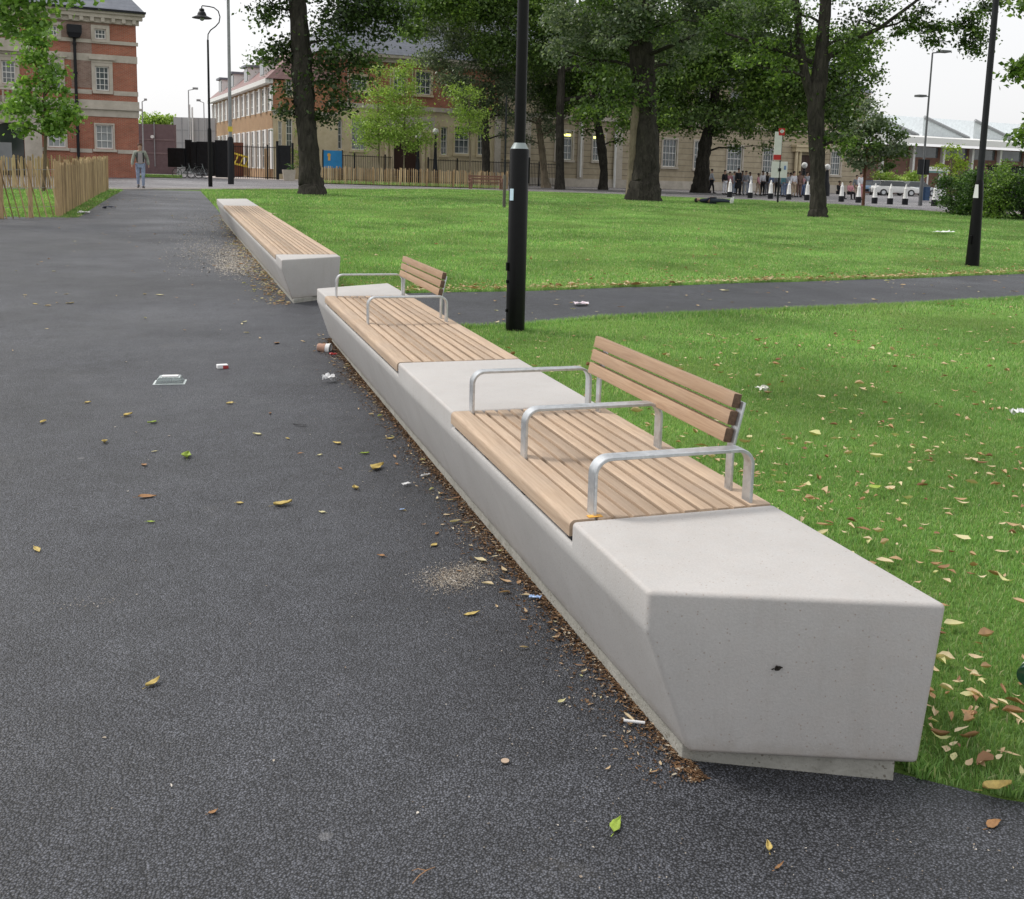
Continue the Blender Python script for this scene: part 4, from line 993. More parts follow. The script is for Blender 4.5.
XE = Matrix(((0, -1, 0, Lw), (1, 0, 0, 0), (0, 0, 1, 0), (0, 0, 0, 1)))
eh = [rE(278, 121, 282, 146), rE(286, 119, 292.5, 148), rE(286, 75, 292, 95)]; zEm = fE.px(285, 112)[1]
m = MB(); m.add([(0, 0, -.3), (0, WD, -.3), (0, WD, zWe), (0, 0, zWe), (Lw, WD, -.3), (Lw, WD, zWe)], [(0, 1, 2, 3), (1, 4, 5, 2)]); m.build('rear_wall', BRKO, ww)
MB.XF = XE
wall(.02, WD, zEm, zWe, eh[2:]).build('brick_end_wall', BRKO, ww); wall(.02, WD, -.3, zEm, eh[:2]).build('stone_end_wall', STOND, ww)
MB().box(0.02, WD, -.15, 0, zEm-.15, zEm+.15).build('stone_band', STON, ww)
for h_ in eh: window(ww, *h_, 2, 4, GLASS, STOND, True, sw=.12)
MB.XF = None
for h_ in hs: window(ww, *h_, 1, 3, GLASSL, None, False, y=.03)
for i in range(nb+1):
    x = min(max(i*st, .12), Lw-.12)
    for z0_, z1_ in ((.9, zWb-.1), (zWa, zWe-.45)): MB().box(x-st*.13, x+st*.13, -.14, -.0, z0_, z1_).build('white_mullion', WHITE, ww)
MB().box(-.3, Lw+.1, -.55, .05, zWe-.3, zWe+.05).build('white_fascia', WHITE, ww)
rfw = MB().add([(-.3, -.5, zWe+.053), (Lw+.3, -.5, zWe+.053), (Lw+.3, WD+.3, zWe+.053), (-.3, WD+.3, zWe+.053), (1.5, 2.7, zWe+3.0), (Lw-1.5, 2.7, zWe+3.0)], [(0, 1, 5, 4), (2, 3, 4, 5), (3, 0, 4), (1, 2, 5)]).build('roof', SLATR, ww)
for i in range(4):
    x = Lw*(.16+.235*i); dm = MB().box(x-1.0, x+1.0, .05, 2.4, zWe+.4, zWe+1.8).build('dormer', WHITE, ww)
    MB().box(x-1.2, x+1.2, -.2, 2.6, zWe+1.803, zWe+2.0).build('dormer_roof', SLATE, dm); MB().box(x-.85, x+.85, .0, .045, zWe+.65, zWe+1.65).build('dormer_window', GLASSD, dm)

# --- walls, hoardings and planting between the buildings
def slab(name, u0, u1, vt, vb, d, mat, label, cat, th=.3, group=None):
    a = atd(u0, vb, d); b = atd(u1, vb, d*1.0); zt = atd((u0+u1)/2, vt, d)[2]
    dd = b-a; dd[2] = 0; L = float(np.linalg.norm(dd)); r = empty(name, tuple(a), label, cat, group, rz=math.atan2(dd[1], dd[0]))
    return r, L, zt-a[2]
r, L, Hh = slab('boundary_wall', 141, 175.5, 124.5, 166, 96, None, 'plain dark brown boundary wall between the brick building and the grey wall', 'wall')
MB().box(-2, L, 0, .4, -1, Hh).build('wall_panel', plain('brown_wall', (.16, .11, .115), .9), r); MB().box(-2, L, -.05, 0, Hh*.62, Hh*.62+.12).box(-2, L, -.05, 0, Hh*.3, Hh*.3+.12).build('ledge', plain('brown_ledge', (.22, .16, .16), .9), r)
MB().lathe([(0, 0), (.15, 0), (.15, .2), (0, .2)], 12).build('floodlight', WHITE, r, M=Matrix.Translation((1.2, -.1, Hh*.7)) @ Matrix.Rotation(R_(90), 4, 'X'))
MB().tube([(L*.42, -.1, 0), (L*.42, -.1, Hh*1.05)], .04, 8).build('pipe', GREYP, r)
r, L, Hh = slab('concrete_wall', 174.5, 216, 118, 168, 105, None, 'tall pale grey panelled wall behind the black hoarding', 'wall')
MB().box(0, L, 0, .4, -1, Hh).build('wall_panel', plain('grey_panel', (.42, .42, .42), .8, var=.06, sc_=.5), r)
m = MB()
for i in range(1, 5): m.box(L*i/5-.04, L*i/5+.04, -.03, 0, 0, Hh)
for j in range(1, 4): m.box(0, L, -.028, 0, Hh*j/4-.03, Hh*j/4+.03)
m.build('panel_joint', GREYP, r); MB().tube([(L*.4, -.2, 0), (L*.4, -.2, Hh*1.25)], .12, 8).tube([(L*.47, -.2, 0), (L*.47, -.2, Hh*1.2)], .09, 8).build('pipe', WHITE, r)
hd = empty('black_hoarding', tuple(atd(168, 174, 78)), 'stepped black hoarding behind the parked bicycles', 'hoarding', rz=-.325)
kk = 78/1040
for a, b, t_, bt_ in ((167, 184, 148, 167), (183.5, 190, 139.5, 171), (190.3, 196, 141.5, 172), (196.4, 213, 141, 175), (213.4, 231, 139, 176)):
    MB().box((a-168)*kk, (b-168)*kk, rnd.uniform(-.2, .2)+.3, .7, (174-bt_)*kk, (174-t_)*kk).build('panel', DARKP, hd, bevel=.03)
vg = sheet('grass_strip', [atd(141, 174, 76)[0]]*2, [atd(182, 174, 76)[0]]*2, [76, 90], 4, .05, EARTH)
vg['kind'] = 'structure'
x = rng.uniform(atd(141, 174, 76)[0], atd(182, 174, 76)[0], 5000); y = rng.uniform(76, 90, 5000); V, q_, t_ = blades(x, y, .12*np.ones(5000), .06)
tag(link('verge_grass', np_mesh('verge_grass', V, t_, 3), GRASS), 'small strip of grass below the brown boundary wall', 'grass', kind='stuff')
def bicycle(u, v, d, rz, mat, label):
    P = atd(u, v, d); P[2] = float(hgt(P[0], P[1]))+.02
    r = empty('bicycle', tuple(P), label, 'bicycle', 'bicycles parked by the black hoarding', rz=rz)
    for x in (-.52, .52):
        w = MB(); n = 20; w.tube([(x+.33*math.cos(t), 0, .34+.33*math.sin(t)) for t in np.linspace(0, 2*math.pi, n)], .022, 6, False)
        wo = w.build('wheel', plain('tyre', (.05, .05, .05), .8) if 'tyre' not in MATS else MATS['tyre'], r)
        s2 = MB()
        for i in range(7): a = i*math.pi/7; s2.tube([(x-.31*math.cos(a), 0, .34-.31*math.sin(a)), (x+.31*math.cos(a), 0, .34+.31*math.sin(a))], .006, 4)
        s2.build('spokes', STEEL, wo)
    MB().tube([(-.52, 0, .34), (-.18, 0, .78), (.35, 0, .84), (.08, 0, .32), (-.52, 0, .34)], .022, 6).tube([(-.18, 0, .92), (-.12, 0, .78), (.08, 0, .32)], .02, 6).tube([(.30, 0, 1.0), (.35, 0, .84), (.52, 0, .34)], .02, 6).build('frame', mat, r)
    MB().tube([(.27, -.28, 1.04), (.30, 0, 1.0), (.27, .28, 1.04)], .016, 6).build('handlebar', DARKP, r)
    MB().lathe([(.0, .9), (.09, .91), (.07, .96), (0, .96)], 10).build('saddle', DARKP, r, M=Matrix.Translation((-.2, 0, 0)))
bicycle(184.5, 179, 73, -.3, SILV, 'silver bicycle leaning by the black hoarding, leftmost of the row')
bicycle(191, 179, 73.6, -.1, DARKP, 'dark bicycle in the middle of the row by the black hoarding')
bicycle(198, 179, 74.2, -.3, SILV, 'silver bicycle by the black hoarding, rightmost of the row near the lamp')

# railings and gate
def railing(P0, P1, H, step, r0, label, cat='railing', name='railing', sag=0, mat=None, mid=.12):
    P0 = np.array(P0); P1 = np.array(P1); dd = P1-P0; L = float(np.linalg.norm(dd[:2])); rt = empty(name, tuple(P0), label, cat, rz=math.atan2(dd[1], dd[0]))
    m = MB(); n = int(L/step)
    for i in range(n+1):
        x = L*i/n; z = (P1[2]-P0[2])*x/L; m.box(x-r0, x+r0, -r0, r0, z, z+H)
    m.build('bars', mat or DARKP, rt)
    q = MB(); z1 = P1[2]-P0[2]
    for h_ in (mid, H-mid): q.add([(0, -.03, h_), (L, -.03, z1+h_), (L, .03, z1+h_), (0, .03, h_), (0, -.03, h_+.05), (L, -.03, z1+h_+.05), (L, .03, z1+h_+.05), (0, .03, h_+.05)], [(0, 1, 2, 3), (4, 5, 6, 7), (0, 1, 5, 4), (2, 3, 7, 6), (1, 2, 6, 5), (3, 0, 4, 7)])
    q.build('rail', mat or DARKP, rt)
    for i in range(0, n+1, max(1, int(2.6/step))):
        x = L*i/n; MB().box(x-.05, x+.05, -.05, .05, z1*x/L, z1*x/L+H+.12).build('post', mat or DARKP, rt)
    return rt
def gp(u, v, d): P = atd(u, v, d); P[2] = float(hgt(P[0], P[1])); return P
railing(gp(234, 180, 79), gp(279, 180, 79), 2.5, .17, .016, 'black iron gate railings closing the school yard between the lamp posts and the big tree', 'gate', 'iron_gate')
gb_ = empty('gate_box', tuple(gp(279, 180, 79)), 'solid black steel cabinet beside the school gate left of the big tree', 'cabinet')
MB().box(0, .9, 0, .7, .45, 2.6).build('cabinet_body', DARKP, gb_, bevel=.03); MB().box(-.2, -.02, -.1, .1, 0, 2.9).box(.95, 1.1, -.1, .1, 0, 2.8).build('post', DARKP, gb_)
pl = empty('planter', tuple(gp(289, 182, 74)), 'pale stone planter with a small dark plant beside the big tree', 'planter')
MB().add([(-.35, -.3, 0), (.35, -.3, 0), (.35, .3, 0), (-.35, .3, 0), (-.45, -.4, .8), (.45, -.4, .8), (.45, .4, .8), (-.45, .4, .8)], [(0, 1, 5, 4), (1, 2, 6, 5), (2, 3, 7, 6), (3, 0, 4, 7), (4, 5, 6, 7)]).build('tub', STON, pl)
yp = empty('yellow_barrier', tuple(gp(234, 176, 92)), 'yellow lattice barrier frame lying in the school yard behind the gate', 'barrier', rz=.1)
m = MB()
for z0_, z1_ in ((2.1, 1.2), (1.2, .45)): m.tube([(-.2, 0, z0_), (3.2, 0, z1_)], .09, 6)
for i in range(7): m.tube([(.1+i*.45, 0, 1.2-i*.1), (.45+i*.45, 0, 2.0-i*.12)], .06, 6)
m.build('lattice', YEL, yp); MB().box(-.1, .9, .3, 1.2, 0, 3.0).build('brown_crate', plain('brown_crate', (.15, .06, .04), .8), yp); MB().box(.9, 3.2, .3, .9, .1, 1.1).build('timber_pile', TIMB, yp)
pb = empty('timber_panel', tuple(gp(264.5, 177, 83)), 'tan timber panels stacked against the school wing behind the gate', 'panels')
for i in range(3): MB().box(i*.36, i*.36+.32, i*.08, i*.08+.08, 0, 2.4).build('board', TIMB, pb)
xs = np.arange(2., 11., 1.)
yd = band('school_yard', lambda x: 80, lambda x: 110, 4, .022, plain('yard_concrete', (.5, .45, .42), .9))
nbd = empty('notice_board', tuple(gp(323.5, 172, 80.5)), 'bright blue notice board with an orange emblem behind the paling fence', 'notice board', rz=FRZ)
MB().box(0, 1.45, -.06, 0, 1.0, 2.35).build('board', BLUEP, nbd); MB().box(-.08, 0, -.05, .05, 0, 2.4).box(1.45, 1.53, -.05, .05, 0, 2.4).build('post', DARKP, nbd)
MB().lathe([(0, 0), (.14, 0), (.14, .01), (0, .01)], 12).box(-.08, .1, -.42, -.1, 0, .01).build('emblem', plain('orange_mark', (.75, .42, .08), .5), nbd, M=Matrix.Translation((.42, -.062, 2.0)) @ Matrix.Rotation(R_(90), 4, 'X'))
railing(gp(323, 180, 81), gp(392, 180, 84), 2.1, .15, .013, 'thin dark iron railings in front of the cream stone wall, left of the door')
railing(gp(428, 180, 84), gp(560, 183, 90), 2.0, .15, .013, 'thin dark iron railings in front of the stone wall, right of the door')
def globe_lamp(u, v, d, top, label):
    P = gp(u, v, d); k = d/1040; H = (v-top)*k; r = empty('globe_lamp', tuple(P), label, 'globe lamp')
    MB().lathe([(.32, 0), (.30, .9), (.2, 1.2), (.14, 2.0), (.08, H-.4), (.12, H-.25)], 12).build('pedestal', DARKP, r, smooth=True)
    MB().lathe([(.05, H-.3)]+[(.24*math.sin(t), H-.24*math.cos(t)) for t in np.linspace(.3, 3.1, 10)], 16).build('globe', WHITE, r, smooth=True)
globe_lamp(435, 183, 83, 131, 'white globe lamp on a dark pedestal right of the school door')
globe_lamp(417.5, 183, 83, 136, 'white globe lamp partly behind birch leaves, by the school door')
globe_lamp(803, 188, 84, 158, 'white globe lamp beside the entrance behind the queue')
globe_lamp(826, 188, 84, 159, 'white globe lamp right of the dark tree trunk at the far entrance')

# chestnut paling fences
def paling(P0, P1, H, step, label, posts=3, lean=0., wd=.028, seed=1, jit=.06):
    r = random.Random(seed); P0 = np.array(P0); P1 = np.array(P1); dd = P1-P0; L = float(np.linalg.norm(dd[:2]))
    rt = empty('paling_fence', tuple(P0), label, 'fence', rz=math.atan2(dd[1], dd[0])); m = MB(); n = int(L/step); ca, sa = dd[0]/L, dd[1]/L
    def zz(x): return float(hgt(P0[0]+ca*x, P0[1]+sa*x))-P0[2]
    for i in range(n+1):
        x = L*i/n+r.uniform(-jit, jit)*step; w = wd*r.uniform(.6, 1.3); h_ = H*r.uniform(.92, 1.05); tl = lean*h_+r.uniform(-.03, .03); z = zz(x)
        m.add([(x-w, -.012, z), (x+w, -.012, z), (x+w, .012, z), (x-w, .012, z), (x-w+tl, -.012, z+h_-.05), (x+w+tl, -.012, z+h_-.05), (x+w+tl, .012, z+h_-.05), (x-w+tl, .012, z+h_-.05), (x+tl, 0, z+h_)],
              [(0, 1, 2, 3), (0, 1, 5, 4), (1, 2, 6, 5), (2, 3, 7, 6), (3, 0, 4, 7), (4, 5, 8), (5, 6, 8), (6, 7, 8), (7, 4, 8)])
    m.build('pales', PALE, rt)
    w = MB()
    for h_ in (.2, .55, .88):
        pts = [(L*i/30, .015, zz(L*i/30)+H*h_) for i in range(31)]; w.tube(pts, .004, 4)
    w.build('wire', GREYP, rt)
    for i in range(posts):
        x = L*i/(posts-1); z = zz(x); MB().tube([(x, .05, z-.1), (x+.02, .05, z+H*1.04)], .05, 8).build('post', PALE, rt)
    return rt
c0 = FEN0.copy(); c1 = FEN1.copy()
paling(c0, c1, 1.2, .085, 'chestnut paling fence run along the left edge of the path', 8, 0, .032, 3)
cl0 = at(-60, 221); paling(cl0, c0, 1.2, .15, 'chestnut paling fence run facing us at the left edge with wide gaps', 5, -.22, .009, 4)
bl = at(-40, 190.5); bl[1] = c1[1]+.5; paling((bl[0]-6, bl[1], float(hgt(bl[0]-6, bl[1]))), c1, 1.2, .085, 'chestnut paling fence run at the back of the enclosure by the brick building', 6, 0, .03, 5)
paling(gp(318, 186, 66), gp(507, 187, 67.5), 1.12, .13, 'chestnut paling fence beyond the lawn in front of the cream stone building', 8, 0, .035, 6)
x = np.concatenate([rng.uniform(-12, c1[0], 5000)]); 
# strip of grass behind the far paling fence
a_, b_ = gp(318, 186, 66), gp(507, 187, 67.5)
def bandg(x): return np.interp(x, [a_[0], b_[0]], [a_[1], b_[1]])
xs = np.arange(a_[0], b_[0]+.1, 1.); V = []; F = []
for i, x in enumerate(xs):
    for j in range(5): y = bandg(x)-.6+j*1.9; V.append((x, y, float(hgt(x, y))+.06))
for i in range(len(xs)-1):
    for j in range(4): F.append((i*5+j, (i+1)*5+j, (i+1)*5+j+1, i*5+j+1))
o = link('planting_bed', np_mesh('planting_bed', V, F, 4), EARTH); o['kind'] = 'structure'
n = 6000; x = rng.uniform(a_[0], b_[0], n); y = bandg(x)-.5+rng.uniform(0, 7, n); V, q_, t_ = blades(x, y, .22*np.ones(n), .05); 
tag(link('rough_grass', np_mesh('rough_grass', V, t_, 3), GRASS), 'rough grass growing behind the far paling fence', 'grass', kind='stuff')

# park bench in front of the far fence
P = gp(469, 188, 64); wb = empty('park_bench', tuple(P), 'old brown wooden park bench in front of the far paling fence', 'bench', rz=.05)
MB().box(0, 2.2, -.25, .2, .40, .46).build('seat', plain('old_timber', (.20, .11, .08), .8), wb); MB().box(0, 2.2, .2, .25, .58, .68).box(0, 2.2, .2, .25, .74, .84).build('backrest', MATS['old_timber'], wb)
for x in (.06, 2.06): MB().box(x, x+.08, -.22, -.14, 0, .62).build('leg', MATS['old_timber'], wb); MB().box(x, x+.08, .16, .24, 0, .86).build('leg', MATS['old_timber'], wb); MB().box(x, x+.08, -.25, .2, .62, .67).build('armrest', MATS['old_timber'], wb)

# bus stop flag
P = at(777.5, 203); d = depth(P); k = d/1040
bs = empty('bus_stop', tuple(P), 'red and white bus stop sign on a thin dark pole on the lawn edge', 'bus stop', rz=-.45)
MB().tube([(0, 0, 0), (0, 0, 72*k)], 1.0*k, 8).build('pole', DARKP, bs)
fg = MB().box(-6.5*k, .5*k, -.05, .05, 42*k, 70*k).build('flag', WHITE, bs); MB().box(-6.6*k, .6*k, -.06, .06, 42.5*k, 47.5*k).build('red_band', RED, fg); MB().box(-3*k, 2.8*k, -.06, .06, 66.5*k, 73.5*k).build('red_head', RED, fg)
MB().lathe([(1.1, 0), (1.1, .2), (1.8, .2), (1.8, 0)], 16).box(-2.2, 2.2, -.35, .35, 0, .25).build('roundel', WHITE, fg, M=Matrix.Translation((0, -.06, 70.5*k)) @ Matrix.Rotation(R_(90), 4, 'X') @ Matrix.Scale(k, 4))
tb = MB().box(-8*k, 7.5*k, -.04, .04, 25*k, 41*k).build('timetable_board', WHITE, bs); MB().box(-1.4*k, 1.4*k, -.07, .05, 31.5*k, 34.5*k).build('clamp', DARKP, tb); MB().box(4.2*k, 6.0*k, -.06, -.041, 33*k, 37*k).build('blue_mark', plain('blue_mark', (.15, .25, .5), .5), tb)

# bollards
bo = None; pts = [(729.5, 197.5), (750, 198.3), (770.3, 199.2), (788.5, 200), (806.7, 200.6), (841.2, 202), (858.2, 203), (874.3, 203.8), (889.8, 204.6), (904.8, 205), (934, 206.3)]
for i, (u, v) in enumerate(pts):
    P = at(u, v); 
    if bo is None:
        bo = empty('bollard', (0, 0, 0), '', 'bollard', 'white bollards along the far kerb')
        MB().lathe([(.16, 0), (.16, .31), (.145, .33)], 18).build('base', DARKP, bo, smooth=True)
        MB().lathe([(.14, .32), (.125, .36), (.09, .80), (.095, .86), (.055, .92), (.045, 1.02), (.02, 1.10), (.0, 1.11)], 18).build('shaft', WHITE, bo, smooth=True)
        b = bo
    else: b = copy_tree(bo)
    b.location = (P[0], P[1], P[2]+.02)
    b['label'] = 'white bollard with black base beyond the lawn, '+['in front of the person in pink', 'left of the person in a white shirt', 'left of the bus stop pole', 'right of the bus stop pole', 'half behind the large dark tree trunk',
        'in front of the seated people', 'just left of the small round tree', 'just right of the small round tree', 'in front of the white car', 'just left of the tall road lamp', 'rightmost, beside the shrubs'][i]

# ------------------------------------------------------------------ supermarket
SB0 = atd(870, 196, 125.); SB0[2] = float(hgt(SB0[0], SB0[1])); fS = Facade(SB0)
sb = empty('supermarket', tuple(SB0), 'low brown brick supermarket with white roof and sloping rooflights on the right', 'building', rz=FRZ)
x1 = fS.px(1100, 160)[0]; x0 = -4.; zf = fS.px(980, 149)[1]; zt = fS.px(980, 138)[1]; zg = fS.px(980, 160)[1]
n = 9; stp = (x1-x0)/n; hs = [[x0+i*stp+.5, x0+(i+1)*stp-.5, zg, zf-.1] for i in range(n)]
wall(x0, x1, -.5, zf, hs, .1).build('wall', m_brick('brown_brick', (.20, .10, .075), (.16, .08, .06), (.2, .15, .12)), sb)
for h_ in hs: MB().box(h_[0], h_[1], .1, .15, h_[2], h_[3]).build('window', GLASS, sb)
for i in range(n+1): MB().box(x0+i*stp-.18, x0+i*stp+.18, -.5, -.02, -.5, zf).build('column', WHITE, sb)
MB().add([(x0-2, -3, zf+.15), (x1, -3, zf+.15), (x1, 30, zt+2.2), (x0-2, 30, zt+2.2), (x0-2, -3, zf+.9), (x1, -3, zf+.9), (x1, 30, zt+3), (x0-2, 30, zt+3)], [(0, 1, 2, 3), (4, 5, 6, 7), (0, 1, 5, 4), (1, 2, 6, 5), (3, 0, 4, 7)]).build('roof', WHITE, sb)
for i in range(4):
    x = x0+4+i*9.0; z_ = zf+.9
    MB().add([(x, 1, z_), (x+8, 1, z_), (x+8, 24, z_+2.2), (x, 24, z_+2.2), (x, 1, z_+2.6), (x+8, 1, z_+.4), (x+8, 24, z_+2.6), (x, 24, z_+4.6)], [(0, 1, 5, 4), (1, 2, 6, 5), (2, 3, 7, 6), (3, 0, 4, 7), (4, 5, 6, 7)]).build('rooflight', plain('roof_pale', (.62, .66, .68), .4), sb)
    MB().tube([(x, .9, z_+2.7), (x+8.2, .9, z_+.45)], .2, 4).build('rooflight_edge', GREYP, sb)
ks = empty('kiosk', tuple(gp(936, 196, 110)), 'small white and teal canopy kiosk in front of the supermarket', 'kiosk', rz=FRZ)
ks.scale = (.7, .7, .85)
MB().box(-2.2, 2.2, 0, 2, 2.9, 3.1).build('canopy', plain('teal', (.2, .42, .40), .5), ks); MB().box(-2.2, 2.2, -.3, 2, 3.1, 3.6).build('canopy_fascia', WHITE, ks)
for x in (-2, .4, 2): MB().box(x-.08, x+.08, 0, .15, 0, 2.9).build('post', WHITE, ks)
MB().box(.6, 1.9, .2, .3, .9, 2.3).build('window', GLASS, ks); MB().box(.4, 2.1, .25, .6, 0, .9).build('counter', WHITE, ks)
bh = empty('dark_hoarding', tuple(gp(986, 205, 52)), 'large black site hoarding rising behind the shrubs at the right edge', 'hoarding', rz=-.2)
k = 52/1040; MB().box(0, 6, 0, .12, 0, 42*k).build('panel', DARKP, bh); MB().box(-.08, 6.1, -.05, .17, 42*k, 43.5*k).build('top_rail', BLACK, bh)

def car(u, v, d, rz, mat, label, van=False):
    P = gp(u, v, d); r = empty('parked_car', tuple(P), label, 'car', 'cars parked in front of the supermarket', rz=rz)
    low = [(-2.1, .3), (2.05, .3), (2.12, .6), (2.0, .82), (1.2, .95), (-1.7, .98), (-2.1, .9)]
    top = [(1.2, .95), (.5, 1.42), (-1.2, 1.46), (-1.75, .98)] if not van else [(1.5, .95), (1.0, 1.75), (-1.9, 1.85), (-2.05, .98)]
    b = MB(); b.prism(low, -.85, .85); b.build('body', mat, r, bevel=.08, seg=3, smooth=True)
    V = [(x, y*(.85 if z < 1 else .68), z) for y in (-1, 1) for x, z in top]; MB().add(V, [(0, 1, 2, 3), (7, 6, 5, 4), (0, 4, 5, 1), (1, 5, 6, 2), (2, 6, 7, 3)]).build('cabin_glass', GLASSD, r, bevel=.03)
    MB().box(2.05, 2.15, -.45, .45, .36, .56).build('grille', DARKP, r)
    tz = top[1][1]; MB().box(top[2][0]-.02, top[1][0]+.02, -.66, .66, tz-.0, tz+.05).build('roof', mat, r, bevel=.02)
    for y in (-1, 1):
        for x in (1.3, -1.3):
            w = MB().lathe([(.0, -.1), (.3, -.1), (.33, -.06), (.33, .06), (.3, .1), (0, .1)], 16).build('wheel', MATS.get('tyre') or plain('tyre', (.03, .03, .03), .8), r, M=Matrix.Translation((x, y*.82, .33)) @ Matrix.Rotation(R_(90), 4, 'X'))
            MB().lathe([(0, -.115), (.19, -.115), (.19, .115), (0, .115)], 10).build('rim', STEEL, w, M=Matrix.Translation((x, y*.82, .33)) @ Matrix.Rotation(R_(90), 4, 'X'))
        MB().box(2.02, 2.14, y*.6-.15, y*.6+.15, .62, .76).build('headlight', WHITE, r)
car(879, 197.5, 104, -2.2, WHITE, 'white car parked behind the bollards right of the small round tree')
car(895, 198.5, 102, -.45, WHITE, 'white hatchback behind the first white car, just left of the road lamp')
car(915, 199.5, 106, .0, plain('silver_car', (.45, .47, .5), .3, .3), 'silver car parked behind the tall road lamp')
car(868, 196, 112, -2.4, plain('blue_car', (.18, .3, .45), .3), 'pale blue car farthest left in the row by the supermarket')
bn = MB().box(-.6, .6, -.4, .4, .1, 1.5).box(-.63, .63, -.43, .43, 1.5, 1.62).build('recycling_bin', plain('blue_bin', (.03, .07, .15), .6), None, bevel=.04); bn.location = tuple(gp(925, 202, 72)); bn.scale = (.33, .5, .62); tag(bn, 'blue recycling bin right of the tall road lamp', 'bin')

# ------------------------------------------------------------------ people
def skin_mesh(V, E, Rr, sub=1):
    me = bpy.data.meshes.new('tmp'); me.from_pydata(V, E, []); o = bpy.data.objects.new('tmp', me); col.objects.link(o)
    md = o.modifiers.new('s', 'SKIN'); md.use_smooth_shade = True
    for i, sv in enumerate(me.skin_vertices[0].data):
        r = Rr[i]; sv.radius = r if isinstance(r, tuple) else (r, r); sv.use_root = (i == 0)
    if sub: ss = o.modifiers.new('b', 'SUBSURF'); ss.levels = sub; ss.render_levels = sub
    dg = bpy.context.evaluated_depsgraph_get(); me2 = bpy.data.meshes.new_from_object(o.evaluated_get(dg)); 
    bpy.data.objects.remove(o); bpy.data.meshes.remove(me); me2.materials.clear(); return me2
def person(loc, rz, label, top, legs, hair, skin=None, H=1.72, stride=.18, arms=.12, group=None, coat=0, pose='walk', shoe=None, sub=1):
    s = H/1.72; sk = skin or SKIN; r = empty('person', tuple(loc), label, 'person', group, rz=rz)
    st = stride; J = {}
    J['pel'] = (0, 0, .95); J['sp'] = (0, .01, 1.12); J['ch'] = (0, .015, 1.33); J['nk'] = (0, 0, 1.47); J['hd0'] = (0, -.012, 1.54); J['hd1'] = (0, -.02, 1.63); J['hd2'] = (0, -.01, 1.68)
    for n, x, sg in (('L', .095, 1), ('R', -.095, -1)):
        f = -st*sg
        if pose == 'sit': J['hip'+n] = (x, -.02, .92); J['kn'+n] = (x*1.3, -.42, .93); J['an'+n] = (x*1.3, -.45, .52); J['to'+n] = (x*1.4, -.60, .50)
        else: J['hip'+n] = (x, 0, .90); J['kn'+n] = (x*1.0, f*.62-.03, .49); J['an'+n] = (x*.95, f*1.05+.02*(sg), .09+(.05 if f > 0 and st > .1 else 0)); J['to'+n] = (x*1.15, f*1.05-.13, .04+(.0 if f < 0 or st < .1 else .0))
        sh = x/.095*.175; J['sh'+n] = (sh, .01, 1.40); 
        if pose == 'lie': J['el'+n] = (sh*1.5, .0, 1.15); J['wr'+n] = (sh*.9, -.12, 1.0); J['hn'+n] = (sh*.6, -.15, .95)
        elif pose == 'sit': J['el'+n] = (sh*1.2, -.05, 1.14); J['wr'+n] = (sh*.9, -.28, 1.05); J['hn'+n] = (sh*.7, -.35, 1.02)
        else: J['el'+n] = (sh*1.28+arms*.4*sg, .02+f*-.5, 1.13); J['wr'+n] = (sh*1.4+arms*.6*sg, -.04-f*.8, .90); J['hn'+n] = (sh*1.42+arms*.6*sg, -.06-f*.9, .81)
    RR = dict(pel=(.135, .105), sp=(.12, .095), ch=(.145, .11), nk=.052, hd0=.062, hd1=(.078, .095), hd2=(.062, .075))
    for n in 'LR': RR.update({'hip'+n: .09, 'kn'+n: .058, 'an'+n: .036, 'to'+n: (.042, .028), 'sh'+n: .062, 'el'+n: .042, 'wr'+n: .028, 'hn'+n: (.038, .018)})
    def mk(names, edges, k=1., add=0.):
        V = [tuple(a*s for a in J[n]) for n in names]; Rr = []
        for n in names:
            q = RR[n]; q = q if isinstance(q, tuple) else (q, q); Rr.append(tuple((a*k+add)*s for a in q))
        ix = {n: i for i, n in enumerate(names)}; return skin_mesh(V, [(ix[a], ix[b]) for a, b in edges], Rr, sub)
    arms_e = [(a+n, b+n) for n in 'LR' for a, b in (('sh', 'el'), ('el', 'wr'))]; legs_e = [(a+n, b+n) for n in 'LR' for a, b in (('hip', 'kn'), ('kn', 'an'))]
    full = ['pel', 'sp', 'ch', 'nk', 'hd0', 'hd1', 'hd2']+[a+n for n in 'LR' for a in ('sh', 'el', 'wr', 'hn', 'hip', 'kn', 'an', 'to')]
    E = [('pel', 'sp'), ('sp', 'ch'), ('ch', 'nk'), ('nk', 'hd0'), ('hd0', 'hd1'), ('hd1', 'hd2')]+[('ch', 'sh'+n) for n in 'LR']+[('pel', 'hip'+n) for n in 'LR']+arms_e+legs_e+[(a+n, b+n) for n in 'LR' for a, b in (('wr', 'hn'), ('an', 'to'))]
    link('body', mk(full, E), sk, r)
    link('jacket' if coat else 'shirt', mk(['ch', 'sp', 'pel']+[a+n for n in 'LR' for a in ('sh', 'el', 'wr')], [('ch', 'sp'), ('sp', 'pel')]+[('ch', 'sh'+n) for n in 'LR']+arms_e, 1.08, .022 if coat else .012), top, r)
    link('trousers', mk(['pel']+[a+n for n in 'LR' for a in ('hip', 'kn', 'an')], [('pel', 'hip'+n) for n in 'LR']+legs_e, 1.05, .012), legs, r)
    link('shoes', mk(['anL', 'toL', 'anR', 'toR'], [('anL', 'toL'), ('anR', 'toR')], 1.0, .012) if False else _shoes(J, s), shoe or DARKP, r)
    MB().lathe([(.0, .02), (.06, .015), (.093, -.03), (.095, -.07), (.085, -.11), (.07, -.10), (.0, -.02)], 12, (0, .012, 1.735)).build('hair', hair, r, smooth=True, M=Matrix.Scale(s, 4))
